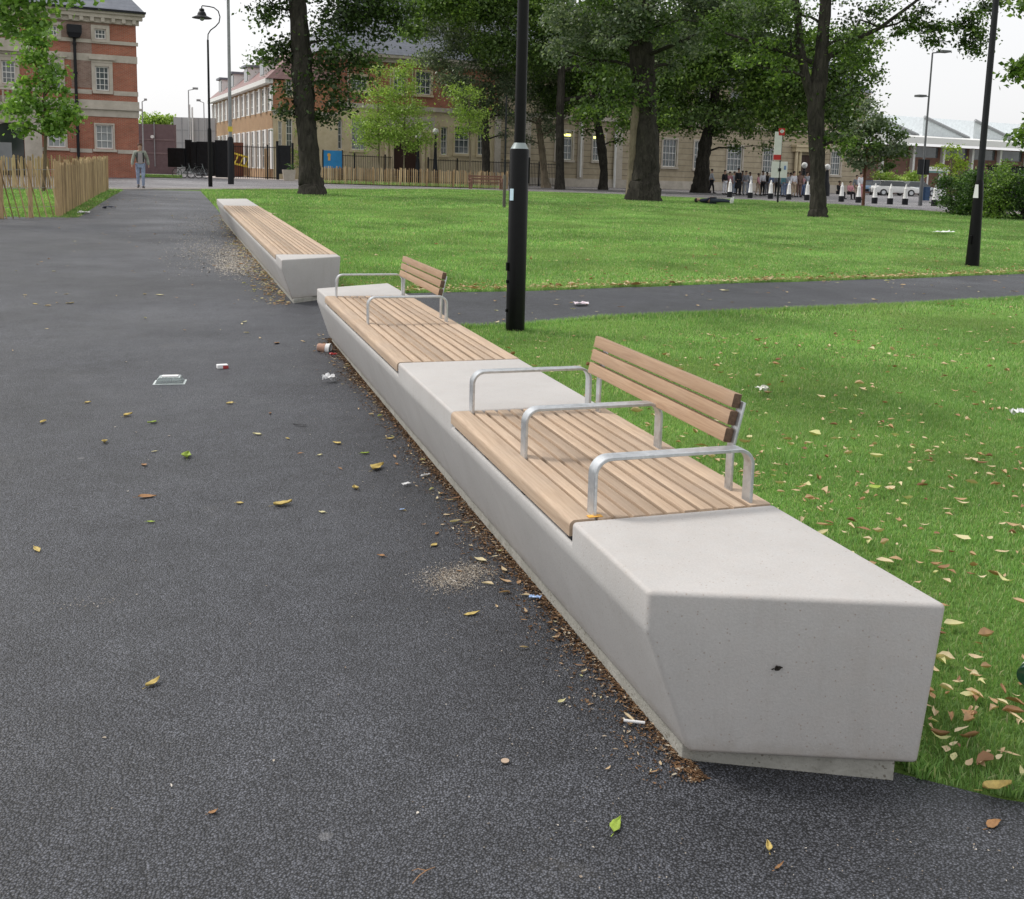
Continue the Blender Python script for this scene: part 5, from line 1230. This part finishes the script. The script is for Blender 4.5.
    if coat == 2: MB().lathe([(.16, 1.0), (.19, .75), (.24, .42), (.22, .42), (.15, 1.0)], 14).build('skirt', top, r, smooth=True, M=Matrix.Scale(s, 4))
    f = MB()                                     # nose and brow
    f.add([(-.012, -.105, 1.60), (.012, -.105, 1.60), (0, -.13, 1.605), (0, -.10, 1.64)], [(0, 1, 2), (0, 2, 3), (1, 3, 2)]); f.build('nose', sk, r, M=Matrix.Scale(s, 4))
    return r
def _shoes(J, s):
    m = MB()
    for n in 'LR':
        a = Vector(J['an'+n]); t = Vector(J['to'+n]); m.tube([a+Vector((0, .07, -.03)), a+Vector((0, .0, -.02)), (a+t)/2+Vector((0, 0, -.01)), t+Vector((0, -.05, 0))], [.035*1, .05, .048, .03], 8)
    me = bpy.data.meshes.new('shoes'); me.from_pydata([tuple(c*s for c in p) for p in m.v], [], m.f); return me
JEAN = plain('jeans', (.24, .30, .42), .9, var=.3, sc_=9); JACK = plain('grey_green_jacket', (.27, .29, .25), .9, var=.3, sc_=8); HAIRB = plain('brown_hair', (.10, .045, .025), .7); HAIRD = plain('dark_hair', (.02, .015, .012), .7)
def cloth(n, c): return plain(n, c, .9, var=.2, sc_=9)
P = at(141, 188.7)
pw = person(P, .05, 'person in a grey-green jacket and blue jeans walking down the path towards us', JACK, JEAN, HAIRB, H=1.75, coat=1, stride=.12, arms=.10, sub=2)
MB().box(-.09, .09, -.165, -.125, .98, 1.40).build('patterned_top', m_rand('pattern_top', [(0., (.35, .33, .33)), (1., (.25, .22, .25))], .9), pw, bevel=.02)
MB().tube([(-.11, -.15, 1.42), (-.13, -.16, 1.2), (-.12, -.15, 1.05)], .02, 6).tube([(.11, -.15, 1.42), (.13, -.16, 1.2), (.12, -.15, 1.05)], .02, 6).build('rucksack_strap', DARKP, pw)
CB = cloth('black_cloth', (.015, .015, .018)); CW = cloth('white_cloth', (.68, .68, .72)); CG = cloth('grey_cloth', (.22, .23, .26)); CP = cloth('pink_cloth', (.55, .27, .30)); CT = cloth('teal_cloth', (.12, .28, .33)); CBR = cloth('brown_cloth', (.20, .13, .11)); CLG = cloth('light_grey_cloth', (.36, .38, .42)); CBL = cloth('blue_cloth', (.16, .22, .38)); CTN = cloth('tan_cloth', (.42, .33, .25))
QG = 'people queueing outside the far entrance'
for u, v, h_, top, leg, ct, st_, rz, pose, lab in (
    (711, 193.8, 1.78, CLG, CB, 0, .2, 1.2, 'walk', 'person in a light grey top and black trousers striding past the leaning dark tree trunk'),
    (724, 195, 1.70, CB, CW, 1, .04, .3, 'walk', 'person in a black coat and white skirt-like trousers left of the first bollard'),
    (729, 195, 1.60, CP, CTN, 0, .04, .0, 'walk', 'person in a pink top directly behind the first bollard'),
    (737.5, 195.3, 1.86, CB, CB, 2, .05, .2, 'walk', 'large figure all in black with a long skirt behind the bollards'),
    (745, 195.5, 1.70, CG, CLG, 0, .08, -.4, 'walk', 'person in a dark grey top and pale trousers beside the figure in black'),
    (757.5, 196, 1.55, CP, CTN, 0, .16, .9, 'walk', 'person in a pink top leaning forward beside the white shirt'),
    (761.8, 196, 1.74, CW, CB, 0, .05, .2, 'walk', 'person in a white shirt and dark trousers midway between two bollards'),
    (776.3, 196.5, 1.68, CG, CB, 1, .05, .1, 'walk', 'person in a dark grey jacket directly beside the bus stop pole'),
    (782.5, 197, 1.62, CT, JEAN, 0, .04, .4, 'walk', 'person in a teal top just right of the bus stop pole'),
    (786.5, 197, 1.66, CLG, CBL, 0, .05, -.2, 'walk', 'person in a grey top and blue trousers behind the fourth bollard'),
    (792.8, 197.5, 1.74, CW, CTN, 0, .05, .1, 'walk', 'person in a white shirt in front of the orange porch columns'),
    (798.5, 197.6, 1.76, CBR, CBR, 1, .05, .0, 'walk', 'person in brown clothes right of the white shirt by the porch'),
    (806, 196.5, 1.8, CLG, CB, 0, .03, .0, 'walk', 'person in a pale top partly hidden left of the large dark trunk'),
    (838.5, 199, 1.65, CB, CB, 0, .0, .2, 'sit', 'person in black sitting low beside the bollard right of the large trunk'),
    (849.5, 199.5, 1.65, CP, CB, 0, .0, -.1, 'sit', 'person in a pink top and black trousers sitting beyond the bollards'),
    (733.5, 194.6, 1.66, CLG, JEAN, 0, .06, .6, 'walk', 'person in a light grey top and jeans left of the large figure in black'),
    (741.5, 194.8, 1.72, CBR, CB, 0, .06, -.3, 'walk', 'person in a brown top half hidden by the large figure in black'),
    (749.0, 195.0, 1.64, CW, CBL, 0, .07, .2, 'walk', 'person in a white top and blue trousers left of the second bollard'),
    (766.0, 195.4, 1.70, CB, CG, 1, .05, .5, 'walk', 'person in a black jacket right of the white shirt between two bollards'),
    (771.5, 195.6, 1.63, CBL, CTN, 0, .05, -.5, 'walk', 'person in a blue top behind the third bollard'),
    (779.5, 196.0, 1.75, CTN, CB, 0, .04, .1, 'walk', 'person in a tan top behind the bus stop pole'),
    (789.6, 196.2, 1.70, CB, CB, 0, .04, .3, 'walk', 'slim person all in black between the blue trousers and the white shirt'),
    (802.3, 196.4, 1.60, CP, CBL, 0, .04, .0, 'walk', 'person in a pink top and blue trousers beside the porch'),
    (855.5, 199.3, 1.62, CG, CTN, 0, .05, -.3, 'walk', 'person in a grey top and tan trousers right of the seated people'),
    (859.5, 200.5, 1.75, CW, CP, 0, .06, .2, 'walk', 'person in a white top standing just left of the small round tree')):
    P = at(u, v); P[2] += .02
    if pose == 'sit': P[2] -= .48*h_/1.72
    person(P, rz, lab, top, leg, HAIRD if lab[0:12] != 'x' else HAIRB, SKIN if rnd.random() < .6 else SKIND, h_, st_, .04, QG, ct, pose)
P = at(694, 203.5); P2 = at(733, 205.5)
pl_ = person(P2, 0, 'person in dark clothes and white shoes lying on the grass beneath the big tree', cloth('navy_cloth', (.02, .024, .045)), cloth('dark_jeans', (.025, .035, .05)), HAIRD, pose='lie', stride=.02, shoe=WHITE)
dd = P-P2; pl_.rotation_mode = 'QUATERNION'
zl = Vector((dd[0], dd[1], dd[2])).normalized(); yl = Vector((0, 0, -1)); yl = (yl-zl*yl.dot(zl)).normalized(); xl_ = yl.cross(zl)
pl_.rotation_quaternion = Matrix((xl_, yl, zl)).transposed().to_quaternion(); pl_.location = (P2[0], P2[1], P2[2]+.16)

# ------------------------------------------------------------------ trees
def leaf_cloud(name, centers, radii, per, size, mat, parent, flat=.75, cl=.34, org=(0, 0, 0)):
    """leaf clusters on and inside ellipsoids"""
    Cn = []; 
    for (c, r) in zip(centers, radii):
        k = max(5, int(13*r*r+6*r))
        d = rng.normal(size=(k, 3)); d /= np.linalg.norm(d, axis=1)[:, None]
        rad = r*rng.uniform(.25, 1.05, k)**.6
        Cn.append(np.array(c)+d*rad[:, None]*np.array([1, 1, flat]))
    Cn = np.concatenate(Cn); n = len(Cn)*per
    base = np.repeat(Cn, per, 0); sd = cl*rng.uniform(.6, 1.4, len(Cn)); sd = np.repeat(sd, per)
    p = base+rng.normal(size=(n, 3))*sd[:, None]*np.array([1, 1, .6])
    s_ = size*rng.uniform(.6, 1.35, n)
    nrm = rng.normal(size=(n, 3))+np.array([0, 0, .9]); nrm /= np.linalg.norm(nrm, axis=1)[:, None]
    a = np.cross(nrm, rng.normal(size=(n, 3))); a /= np.linalg.norm(a, axis=1)[:, None]; b = np.cross(nrm, a)
    V = np.empty((n, 5, 3)); o = np.array(org)
    V[:, 0] = p-a*s_[:, None]*.55; V[:, 1] = p-b*s_[:, None]*.36+nrm*s_[:, None]*.06+a*s_[:, None]*.05; V[:, 2] = p+a*s_[:, None]*.55-nrm*s_[:, None]*.08; V[:, 3] = p+b*s_[:, None]*.36+nrm*s_[:, None]*.06+a*s_[:, None]*.05
    V = V[:, :4]-o
    i = np.arange(n)[:, None]*4; F = i+np.array([[0, 1, 2, 3]])
    return link(name, np_mesh(name, V.reshape(-1, 3), F, 4), mat, parent), n
NL = 0
def tree(trunk, blobs, label, bark, leafs, d=None, cat='tree', group=None, size=.17, per=34, name='tree', limb=True, spread=1.0, back=1, cl=.36, flat=.75, jit=.07, rootflare=1.22, forks=()):
    """trunk: [(u,v,width_px)...] from the base up; blobs: [(u,v,r_px[,depth offset m])] seen at the tree's distance"""
    global NL
    u, v, w = trunk[0]; P = at(u, v) if d is None else gp(u, v, d); d = depth(P); k = d/FPX
    r = empty(name, tuple(P), label, cat, group); pts = []; rs = []
    for i, (uu, vv, ww) in enumerate(trunk):
        q = atd(uu, vv, d) if i else P; pts.append(Vector(q)-Vector(P)); rs.append(ww*k/2)
    # refine and flare the foot
    fine = []; fr = []
    for i in range(len(pts)-1):
        for t in np.linspace(0, 1, 6, endpoint=False): fine.append(pts[i].lerp(pts[i+1], t)+Vector((rnd.uniform(-1, 1), rnd.uniform(-1, 1), 0))*rs[i]*.05); fr.append(rs[i]+(rs[i+1]-rs[i])*t)
    fine.append(pts[-1]); fr.append(rs[-1])
    for i, p in enumerate(fine):
        h_ = p.z; fr[i] *= 1+(rootflare-1)*math.exp(-max(0, h_)/(rs[0]*1.5))
    fine[0].z -= .15
    tk = MB().tube(fine, fr, 22, True, jit)
    fk_ = []
    for path in forks:                           # big secondary stems and limbs
        q = [Vector(atd(a, b, d+(e[0] if e else 0)))-Vector(P) for a, b, _, *e in path]; rr_ = [p_[2]*k/2 for p_ in path]; tk.tube(q, rr_, 14, True, jit); fk_ += list(zip(q, rr_))
    tk.build('trunk', bark, r, smooth=True)
    cs = []; rr = []
    for bl_ in blobs:
        uu, vv, rp = bl_[:3]; dy = bl_[3] if len(bl_) > 3 else rnd.uniform(-1, 1)*rp*k*.5*spread
        c = atd(uu, vv, d+dy); rad = rp*k; cs.append(c); rr.append(rad)
    if back:                                     # the far half of the crown
        for c, rad in list(zip(cs, rr)):
            if rad > .9: cs.append(c+np.array([rnd.uniform(-1, 1)*rad*.5, rad*1.1, rnd.uniform(0, .6)*rad])); rr.append(rad*.9)
    if limb:
        m = MB(); nodes = [(p, q) for p, q in zip(fine, fr)][len(fine)//4:]+fk_; todo = []
        for c, rad in zip(cs, rr): todo.append((Vector(c)-Vector(P), rad))
        while todo:                              # grow each limb from the nearest wood already there
            bj = None
            for i, (tg, rad) in enumerate(todo):
                for nd in nodes:
                    dz_ = tg.z-nd[0].z; L_ = (tg-nd[0]).length+(2.5*max(0, .25-dz_))
                    if bj is None or L_ < bj[0]: bj = (L_, i, nd)
            L_, i, (s0, sr) = bj; tg, rad = todo.pop(i); L_ = (tg-s0).length
            b0 = min(sr*.6, .022*L_+.035); b1 = max(b0*.55, .012)
            mid = s0.lerp(tg, .5)+Vector((rnd.uniform(-.12, .12), rnd.uniform(-.12, .12), rnd.uniform(-.02, .14)))*L_
            m.tube([s0, s0.lerp(mid, .55), mid, mid.lerp(tg, .5), tg], [b0, b0*.92, b0*.8, b0*.68, b1], 7, True, .05)
            nodes += [(mid, b0*.8), (tg, b1)]
            for _ in range(5):
                e = tg+Vector((rnd.uniform(-1, 1), rnd.uniform(-1, 1), rnd.uniform(-.6, .8)))*rad*.9; s1 = mid.lerp(tg, rnd.uniform(.3, 1.)); m.tube([s1, s1.lerp(e, .5)+Vector((0, 0, .08*rad)), e], [b1*.7, b1*.4, .006], 5)
        m.build('limbs', bark, r, smooth=True)
    leafs = leafs if isinstance(leafs, list) else [leafs]
    for j, lm in enumerate(leafs):
        sel = [i for i in range(len(cs)) if i % len(leafs) == j]
        _, n = leaf_cloud('crown', [cs[i] for i in sel], [rr[i] for i in sel], per, size, lm, r, flat, cl, P); NL += n
    return r
# big dark tree left of centre
tree([(313, 195, 24), (310, 178, 20), (308.5, 150, 19), (305, 110, 20), (302, 70, 20), (300, 35, 18), (297, 0, 17), (294, -60, 15), (290, -150, 10)],
     [(345, 15, 24), (325, 40, 20), (340, 62, 22), (318, 82, 15), (352, 88, 12), (333, 104, 13), (372, 25, 25), (368, 55, 16), (290, 45, 10), (278, 52, 10), (266, 58, 7), (290, 62, 12), (275, 8, 12), (264, 18, 9), (290, -10, 18), (330, -25, 32), (390, -5, 26), (290, 92, 7), (284, 112, 6),
      (250, -25, 26), (300, -70, 44), (360, -75, 42), (230, -80, 32), (325, 118, 6), (400, 18, 13), (345, -130, 45), (280, -130, 40)],
     'large dark trunk with drooping dark foliage behind the far end of the second bench', BARK, [LSHAD, LDARK, LSHAD], size=.15, per=48, cl=.32)
# central very thick tree
tree([(643, 201, 34), (645, 180, 27), (645, 150, 25), (644, 110, 24), (643, 75, 24), (640, 40, 22), (645, 0, 20), (650, -80, 14)],
     [(600, 45, 22, 1.), (625, 52, 18, 2.), (655, 50, 20, 2.), (690, 45, 20, 1.5), (720, 30, 22), (650, 20, 26), (700, 10, 26), (740, 12, 22), (610, 15, 26), (570, 20, 26), (590, 60, 16, 1.), (672, 66, 10, 2), (560, 50, 18), (640, -30, 45), (700, -40, 45), (580, -40, 42), (760, -30, 36), (640, -100, 55), (720, -100, 45), (560, -100, 45), (645, 30, 17, -2.2), (628, 20, 18, -2.5), (662, 20, 18, -2.5), (645, 0, 26, -3), (690, 38, 15, -2.5), (715, 24, 16, -3), (610, 38, 14, -2.5), (738, 8, 16, -3), (600, 5, 20, -2)],
     'very thick trunked tree in the middle of the far lawn edge with grey-green leaves', BARK, [LGREY, LDARK, LGREY], size=.15, per=40, rootflare=1.12, cl=.27)
P = at(631, 200.5); pk = empty('tree', tuple(P), 'pale barked slimmer trunk standing against the left of the very thick trunk', 'tree'); kk = depth(P)/1040
MB().tube([(0, 0, -.1), (.0, 0, 12*kk), (.02, 0, 40*kk), (.0, 0, 75*kk), (.1, 0, 100*kk)], [7*kk, 5.2*kk, 4.4*kk, 3.8*kk, 3*kk], 16, True, .08).build('trunk', BARKL, pk, smooth=True)
_, n = leaf_cloud('crown', [tuple(P+np.array([.2, 0, 105*kk])), tuple(P+np.array([-1, .5, 112*kk]))], [1.1, 1.2], 24, .16, LDARK, pk, org=tuple(P))
# dark trunk leaning, right of centre
tree([(700, 193, 17), (701.5, 180, 15), (703, 160, 12), (705, 145, 12), (710, 125, 10), (715, 95, 8), (718, 60, 6)],
     [(670, 118, 17), (690, 108, 20), (715, 112, 20), (740, 108, 19), (765, 112, 18), (655, 128, 8), (720, 130, 12), (750, 128, 12), (770, 100, 22), (700, 85, 26), (740, 80, 26), (670, 90, 22), (777, 132, 10), (690, 128, 10), (720, 50, 32), (680, 55, 28), (760, 55, 28), (735, 148, 3.5), (766, 147, 4), (790, 85, 22), (800, 112, 14)],
     'dark leaning trunk with low spreading branches beside the queue of people', BARK, [LDARK, LMID, LDARK], size=.19, per=30, jit=.1)
# forked tree right
tree([(818, 217.5, 17), (818, 205, 14.5), (817.5, 170, 14.5), (816, 130, 15), (816, 100, 17), (819, 80, 17), (822, 50, 12), (826, 0, 11), (828, -60, 8)],
     [(800, 15, 22), (770, 20, 22), (775, 50, 20), (840, 40, 20), (860, 20, 22), (850, 70, 16), (865, 55, 12), (790, 40, 16), (885, 5, 12), (850, 95, 12), (830, 100, 10), (780, 72, 15), (840, -20, 30), (790, -30, 34), (890, -40, 28), (745, -10, 26), (838, 125, 12), (845, 143, 8), (822, 140, 6), (760, 40, 18), (745, 62, 12),
      (908, 18, 6), (922, 12, 5), (915, 28, 6), (900, 32, 4), (928, 27, 4), (940, 30, 3.5), (955, 28, 3), (966, 22, 6), (975, 30, 5), (980, 38, 4), (968, 42, 2.5), (975, 14, 4), (933, 42, 2.5), (985, 8, 4), (1000, 0, 4), (975, 50, 2), (940, -8, 7), (830, -90, 40), (900, -90, 36)],
     'tall forked dark tree on the right lawn with a branch of leaves reaching right', BARK, [LDARK, LSHAD, LMID], size=.115, per=40, cl=.22, forks=([(816, 108, 12), (806, 78, 9), (800, 45, 8), (797, 10, 7), (792, -40, 5)], [(822, 62, 6), (850, 42, 5), (880, 28, 4), (915, 2, 3), (935, -20, 2)], [(812, 62, 5), (790, 55, 4.5), (760, 45, 3.5), (725, 33, 2.5)]))
P = at(818, 217.5); fk = bpy.data.objects['tree']
# small tree right of centre
tree([(863, 206, 3), (864, 190, 2.6), (865, 170, 2.6), (867, 150, 2)], [(868, 120, 15), (882, 128, 13), (856, 130, 14), (870, 142, 18), (890, 145, 12), (850, 148, 12), (868, 158, 15), (885, 160, 11), (853, 162, 9), (897, 135, 6), (868, 106, 7), (902, 152, 5)],
     'small round bushy tree with slim reddish trunk in front of the parked cars', m_bark('red_bark', (.09, .04, .025), (.16, .08, .05)), [LGREY, LDARK], size=.16, per=44, cl=.24, rootflare=1.1)
# trees against the building
tree([(603, 190, 9), (604, 170, 7.5), (602, 150, 9), (598, 125, 7), (596, 90, 5)], [(600, 105, 18), (575, 95, 20), (620, 95, 20), (600, 75, 26), (560, 110, 15), (625, 120, 10), (580, 70, 26), (618, 140, 4), (585, 130, 6), (610, 60, 26), (550, 85, 22)],
     'slim forked dark tree close to the stone building left of the thickest trunk', BARK, [LDARK, LMID], size=.19, per=28)
tree([(546, 188, 9), (544, 170, 6.5), (542, 150, 6.5), (538, 120, 5)], [(545, 110, 18), (530, 95, 20), (552, 132, 12), (528, 140, 8), (545, 80, 20), (520, 120, 12), (560, 95, 16), (535, 60, 24), (555, 40, 24)],
     'small pale trunked tree with grey-green leaves right of the near lamp post', BARKL, LGREY, size=.15, per=28, cl=.26)
tree([(486, 176, 8), (486, 160, 8), (485.5, 140, 7.5), (485, 110, 7)], [(480, 100, 20), (460, 80, 22), (500, 80, 22), (470, 112, 14), (505, 115, 14), (495, 55, 24), (460, 45, 24), (440, 60, 16), (480, 128, 8), (515, 90, 16), (470, 20, 28), (510, 20, 28), (430, 25, 20), (505, 135, 6)],
     'dark trunk with pale grey-green foliage behind the paling fence left of the near lamp', BARK, LGREY, d=78, size=.17, per=32, cl=.34)
for tr, bl_, lb_ in (([(380, 180, 1.8), (379, 150, 1.5), (378, 110, 1.2), (378, 80, .8)], [(378, 130, 14), (370, 118, 13), (385, 110, 14), (376, 92, 13), (365, 135, 12), (388, 135, 13), (380, 72, 8), (358, 118, 7), (366, 145, 8), (392, 95, 9)], 'light green birch left of the school door behind the paling fence'),
                     ([(404, 180, 1.8), (404, 150, 1.5), (405, 110, 1.2), (405, 70, .8)], [(405, 132, 13), (398, 115, 13), (413, 108, 13), (406, 90, 12), (396, 138, 10), (417, 128, 11), (408, 68, 9), (424, 140, 8), (402, 75, 8), (413, 142, 8)], 'light green birch directly in front of the school door'),
                     ([(470, 181, 1.8), (470, 150, 1.5), (469, 120, 1.2), (469, 95, .8)], [(470, 120, 11), (460, 110, 9), (478, 130, 8), (463, 132, 7), (455, 95, 9), (470, 95, 9), (482, 112, 6)], 'light green birch right of the school door near the dark trunk')):
    tree(tr, bl_, lb_, BARKL, LBIRCH, d=72, group='birches behind the paling fence', size=.14, per=52, cl=.42, back=0, rootflare=1.1)
# background canopy between the trunks
tree([(560, 182, 9), (560, 120, 8), (562, 60, 7)], [(455, 10, 26), (500, 5, 30), (540, 15, 30), (580, 20, 30), (620, 30, 28), (650, 95, 22), (635, 70, 24), (540, 55, 26), (430, 0, 24), (415, 30, 14), (500, 45, 22), (520, -40, 40), (450, -45, 38), (600, -40, 40)],
     'tall green tree filling the view behind the centre lamp post', BARK, [LMID, LDARK, LMID], d=74, size=.22, per=34, cl=.42)
tree([(655, 184, 8), (656, 120, 7), (657, 60, 6)], [(655, 105, 14), (660, 85, 20), (680, 75, 22), (700, 60, 26), (740, 55, 28), (780, 60, 28), (670, 40, 28), (720, 20, 30), (770, 15, 30), (820, 50, 26), (840, 80, 22), (855, 100, 16), (840, 120, 13), (810, 90, 24), (790, 125, 9), (850, 135, 7), (870, 75, 10), (868, 40, 16), (760, 90, 20), (640, 125, 12), (665, 122, 13), (620, 118, 12), (735, 122, 13), (770, 118, 14), (800, 122, 13), (825, 110, 14), (850, 118, 12), (590, 112, 14), (830, 138, 9), (846, 128, 9), (855, 60, 14), (700, 115, 12)],
     'broad green tree filling the view behind the bus stop sign', BARK, [LMID, LDARK, LMID], d=70, size=.24, per=30, cl=.48)
# left: young tree in the enclosure, and the overhanging branch
tree([(43.5, 192, 3.2), (45, 165, 3.0), (45.5, 130, 3), (44, 90, 2.2), (42, 50, 1.4)], [(42, 40, 12), (30, 55, 11), (48, 60, 14), (35, 75, 14), (52, 85, 13), (28, 92, 10), (42, 100, 15), (60, 108, 12), (20, 112, 11), (40, 122, 17), (62, 122, 11), (28, 128, 10), (70, 115, 7), (38, 30, 8), (52, 130, 9), (14, 108, 7), (30, 38, 6), (58, 72, 7)],
     'young bright green tree with slim trunk inside the paling enclosure on the left', m_bark('grey_bark', (.12, .09, .06), (.22, .17, .12)), LFRESH, size=.15, per=44, cl=.20, back=0, rootflare=1.15)
tree([(-80, 222, 26), (-82, 150, 22), (-80, 60, 20), (-78, -40, 16), (-70, -120, 12)], [(6, 8, 9), (20, 3, 8), (36, 10, 6), (12, 20, 6), (28, -8, 10), (46, -9, 8), (62, -14, 9), (0, -12, 16), (-26, 30, 18), (40, 22, 4), (70, -3, 3), (4, 30, 4), (-40, -20, 40), (0, -50, 40), (60, -55, 36), (-90, -60, 60), (-20, -110, 55), (-110, 10, 40)],
     'tree outside the left edge whose drooping green leaves hang in the top left corner', BARK, LFRESH, size=.12, per=24, cl=.16)
tree([(1130, 236, 26), (1128, 150, 22), (1120, 60, 18), (1110, -40, 12)], [(1024, 64, 5), (1017, 70, 4), (1022, 76, 3), (1040, 70, 18), (1060, 40, 26), (1080, 90, 26), (1100, 0, 50), (1130, 60, 50), (1024, 138, 6), (1034, 130, 10), (1060, 120, 22), (1050, -40, 40), (1026, 5, 5)],
     'tree outside the right edge with a leafy twig hanging into view against the sky', BARK, LMID, size=.17, per=26, cl=.2)
tree([(952, 200, 2), (952, 175, 2), (951, 155, 1.4)], [(951, 158, 8), (943, 165, 7), (957, 168, 8), (949, 176, 9), (962, 163, 5), (952, 148, 5), (955, 182, 6)], 'small lime yellow tree rising behind the shrubs on the right', BARKL, LLIME, d=66, size=.13, per=40, cl=.2, back=0)
for us, d_, lb_, mt in (((886, 892, 880, 900), 114, 'pale green low tree in front of the supermarket, nearest the small round tree', LBIRCH), ((912, 908, 916), 117, 'narrow pale tree left of the tall road lamp by the supermarket', LBIRCH)):
    tree([(us[0], 196, 1.5), (us[0], 175, 1.2)], [(u_, 176+((i*5) % 9), 7) for i, u_ in enumerate(us)], lb_, BARKL, mt, d=d_, size=.22, per=26, cl=.3, back=0)
tree([(155, 166, 4), (155, 125, 3)], [(147, 122, 6), (155, 119, 7), (163, 122, 6), (170, 121, 5), (150, 127, 6), (166, 127, 6)], 'pale green treetops showing over the brown boundary wall', BARK, LBIRCH, d=125, size=.35, per=26, cl=.5)
# planter plant and climbing green on the school corner
pp = gp(289, 182, 74); _, n = leaf_cloud('plant', [tuple(pp+np.array([0, 0, 1.05]))], [.4], 20, .12, LSHRUB, pl, cl=.12, org=tuple(pp))
pp = gp(300, 181, 82); cp = empty('climbing_shrub', tuple(pp), 'pale green climbing shrub on the school corner left of the big trunk', 'shrub'); MB().tube([(0, 0, 0), (.05, 0, 3.0)], .03, 6).build('stem', BARK, cp)
leaf_cloud('foliage', [tuple(pp+np.array([x, 0, z])) for x, z in ((-.2, 2.2), (.1, 3.2), (-.3, 3.9), (.3, 4.6), (-.2, 1.6))], [.5]*5, 24, .14, LBIRCH, cp, cl=.2, org=tuple(pp))
# shrub mass at the right
def shrub(u, v, d_, W2, Hh, label, mat, dens=60, group='shrubs at the right edge of the lawn'):
    P = gp(u, v, d_) if d_ else at(u, v); k = depth(P)/1040; r = empty('shrub', tuple(P), label, 'shrub', group); w = W2*k/2; h_ = Hh*k
    cs = [(P[0]+rnd.uniform(-1, 1)*w*.7, P[1]+rnd.uniform(-.4, .8)*w, P[2]+h_*(.12+.72*(_ % 5)/4)) for _ in range(15)]
    st_ = MB()
    for c in cs: st_.tube([(0, 0, 0), ((c[0]-P[0])*.6, (c[1]-P[1])*.6, (c[2]-P[2])*.6), (c[0]-P[0], c[1]-P[1], c[2]-P[2]+.2)], [.03, .02, .006], 5)
    st_.build('stems', BARK, r)
    leaf_cloud('foliage', cs, [min(w, h_)*.42]*15, dens, .085, mat, r, .9, .17, tuple(P))
shrub(957, 215, None, 40, 40, 'rounded feathery shrub at the left end of the right-hand shrub group', LSHRUB)
shrub(978, 217, None, 40, 44, 'tall shrub partly hidden by the right lamp post', LSHRUB)
shrub(1000, 219, None, 46, 56, 'tallest feathery green shrub in front of the black hoarding', LMID)
shrub(1024, 220, None, 50, 50, 'dark shrub cut off by the right edge of the picture', LSHRUB)
shrub(968, 212, 46, 34, 42, 'light green shrub at the back of the right-hand group', LFRESH)
print('leaves', NL)

# ------------------------------------------------------------------ light
wd = bpy.data.worlds.new('World'); sc.world = wd; wd.use_nodes = True
nt = wd.node_tree; bg = nt.nodes['Background']
sky = nt.nodes.new('ShaderNodeTexSky'); sky.sky_type = 'NISHITA'; sky.sun_disc = False
SAZ, SEL = R_(-52), R_(50)                        # sun to the left and a little ahead; azimuth from +Y towards +X
sky.sun_elevation = SEL; sky.sun_rotation = SAZ; sky.air_density = 1.2; sky.dust_density = 3.; sky.ozone_density = 1.
hs_ = nt.nodes.new('ShaderNodeHueSaturation'); hs_.inputs['Saturation'].default_value = .22; hs_.inputs['Value'].default_value = 1.0
nt.links.new(sky.outputs[0], hs_.inputs['Color'])
ov = nt.nodes.new('ShaderNodeMix'); ov.data_type = 'RGBA'; ov.inputs[0].default_value = .75      # thin bright overcast
nt.links.new(hs_.outputs[0], ov.inputs[6]); ov.inputs[7].default_value = (4.85, 4.85, 4.92, 1)
nt.links.new(ov.outputs[2], bg.inputs[0]); bg.inputs[1].default_value = .15
sd = bpy.data.lights.new('sun', 'SUN'); so_ = bpy.data.objects.new('sun', sd); col.objects.link(so_)
sd.energy = 1.5; sd.angle = R_(11); sd.color = (1., .96, .90)
dirv = Vector((math.sin(SAZ)*math.cos(SEL), math.cos(SAZ)*math.cos(SEL), math.sin(SEL)))
so_.rotation_euler = dirv.to_track_quat('Z', 'Y').to_euler()
sc.view_settings.view_transform = 'Standard'; sc.view_settings.look = 'None'; sc.view_settings.gamma = 1.; sc.view_settings.exposure = .50
sc.render.engine = 'CYCLES'
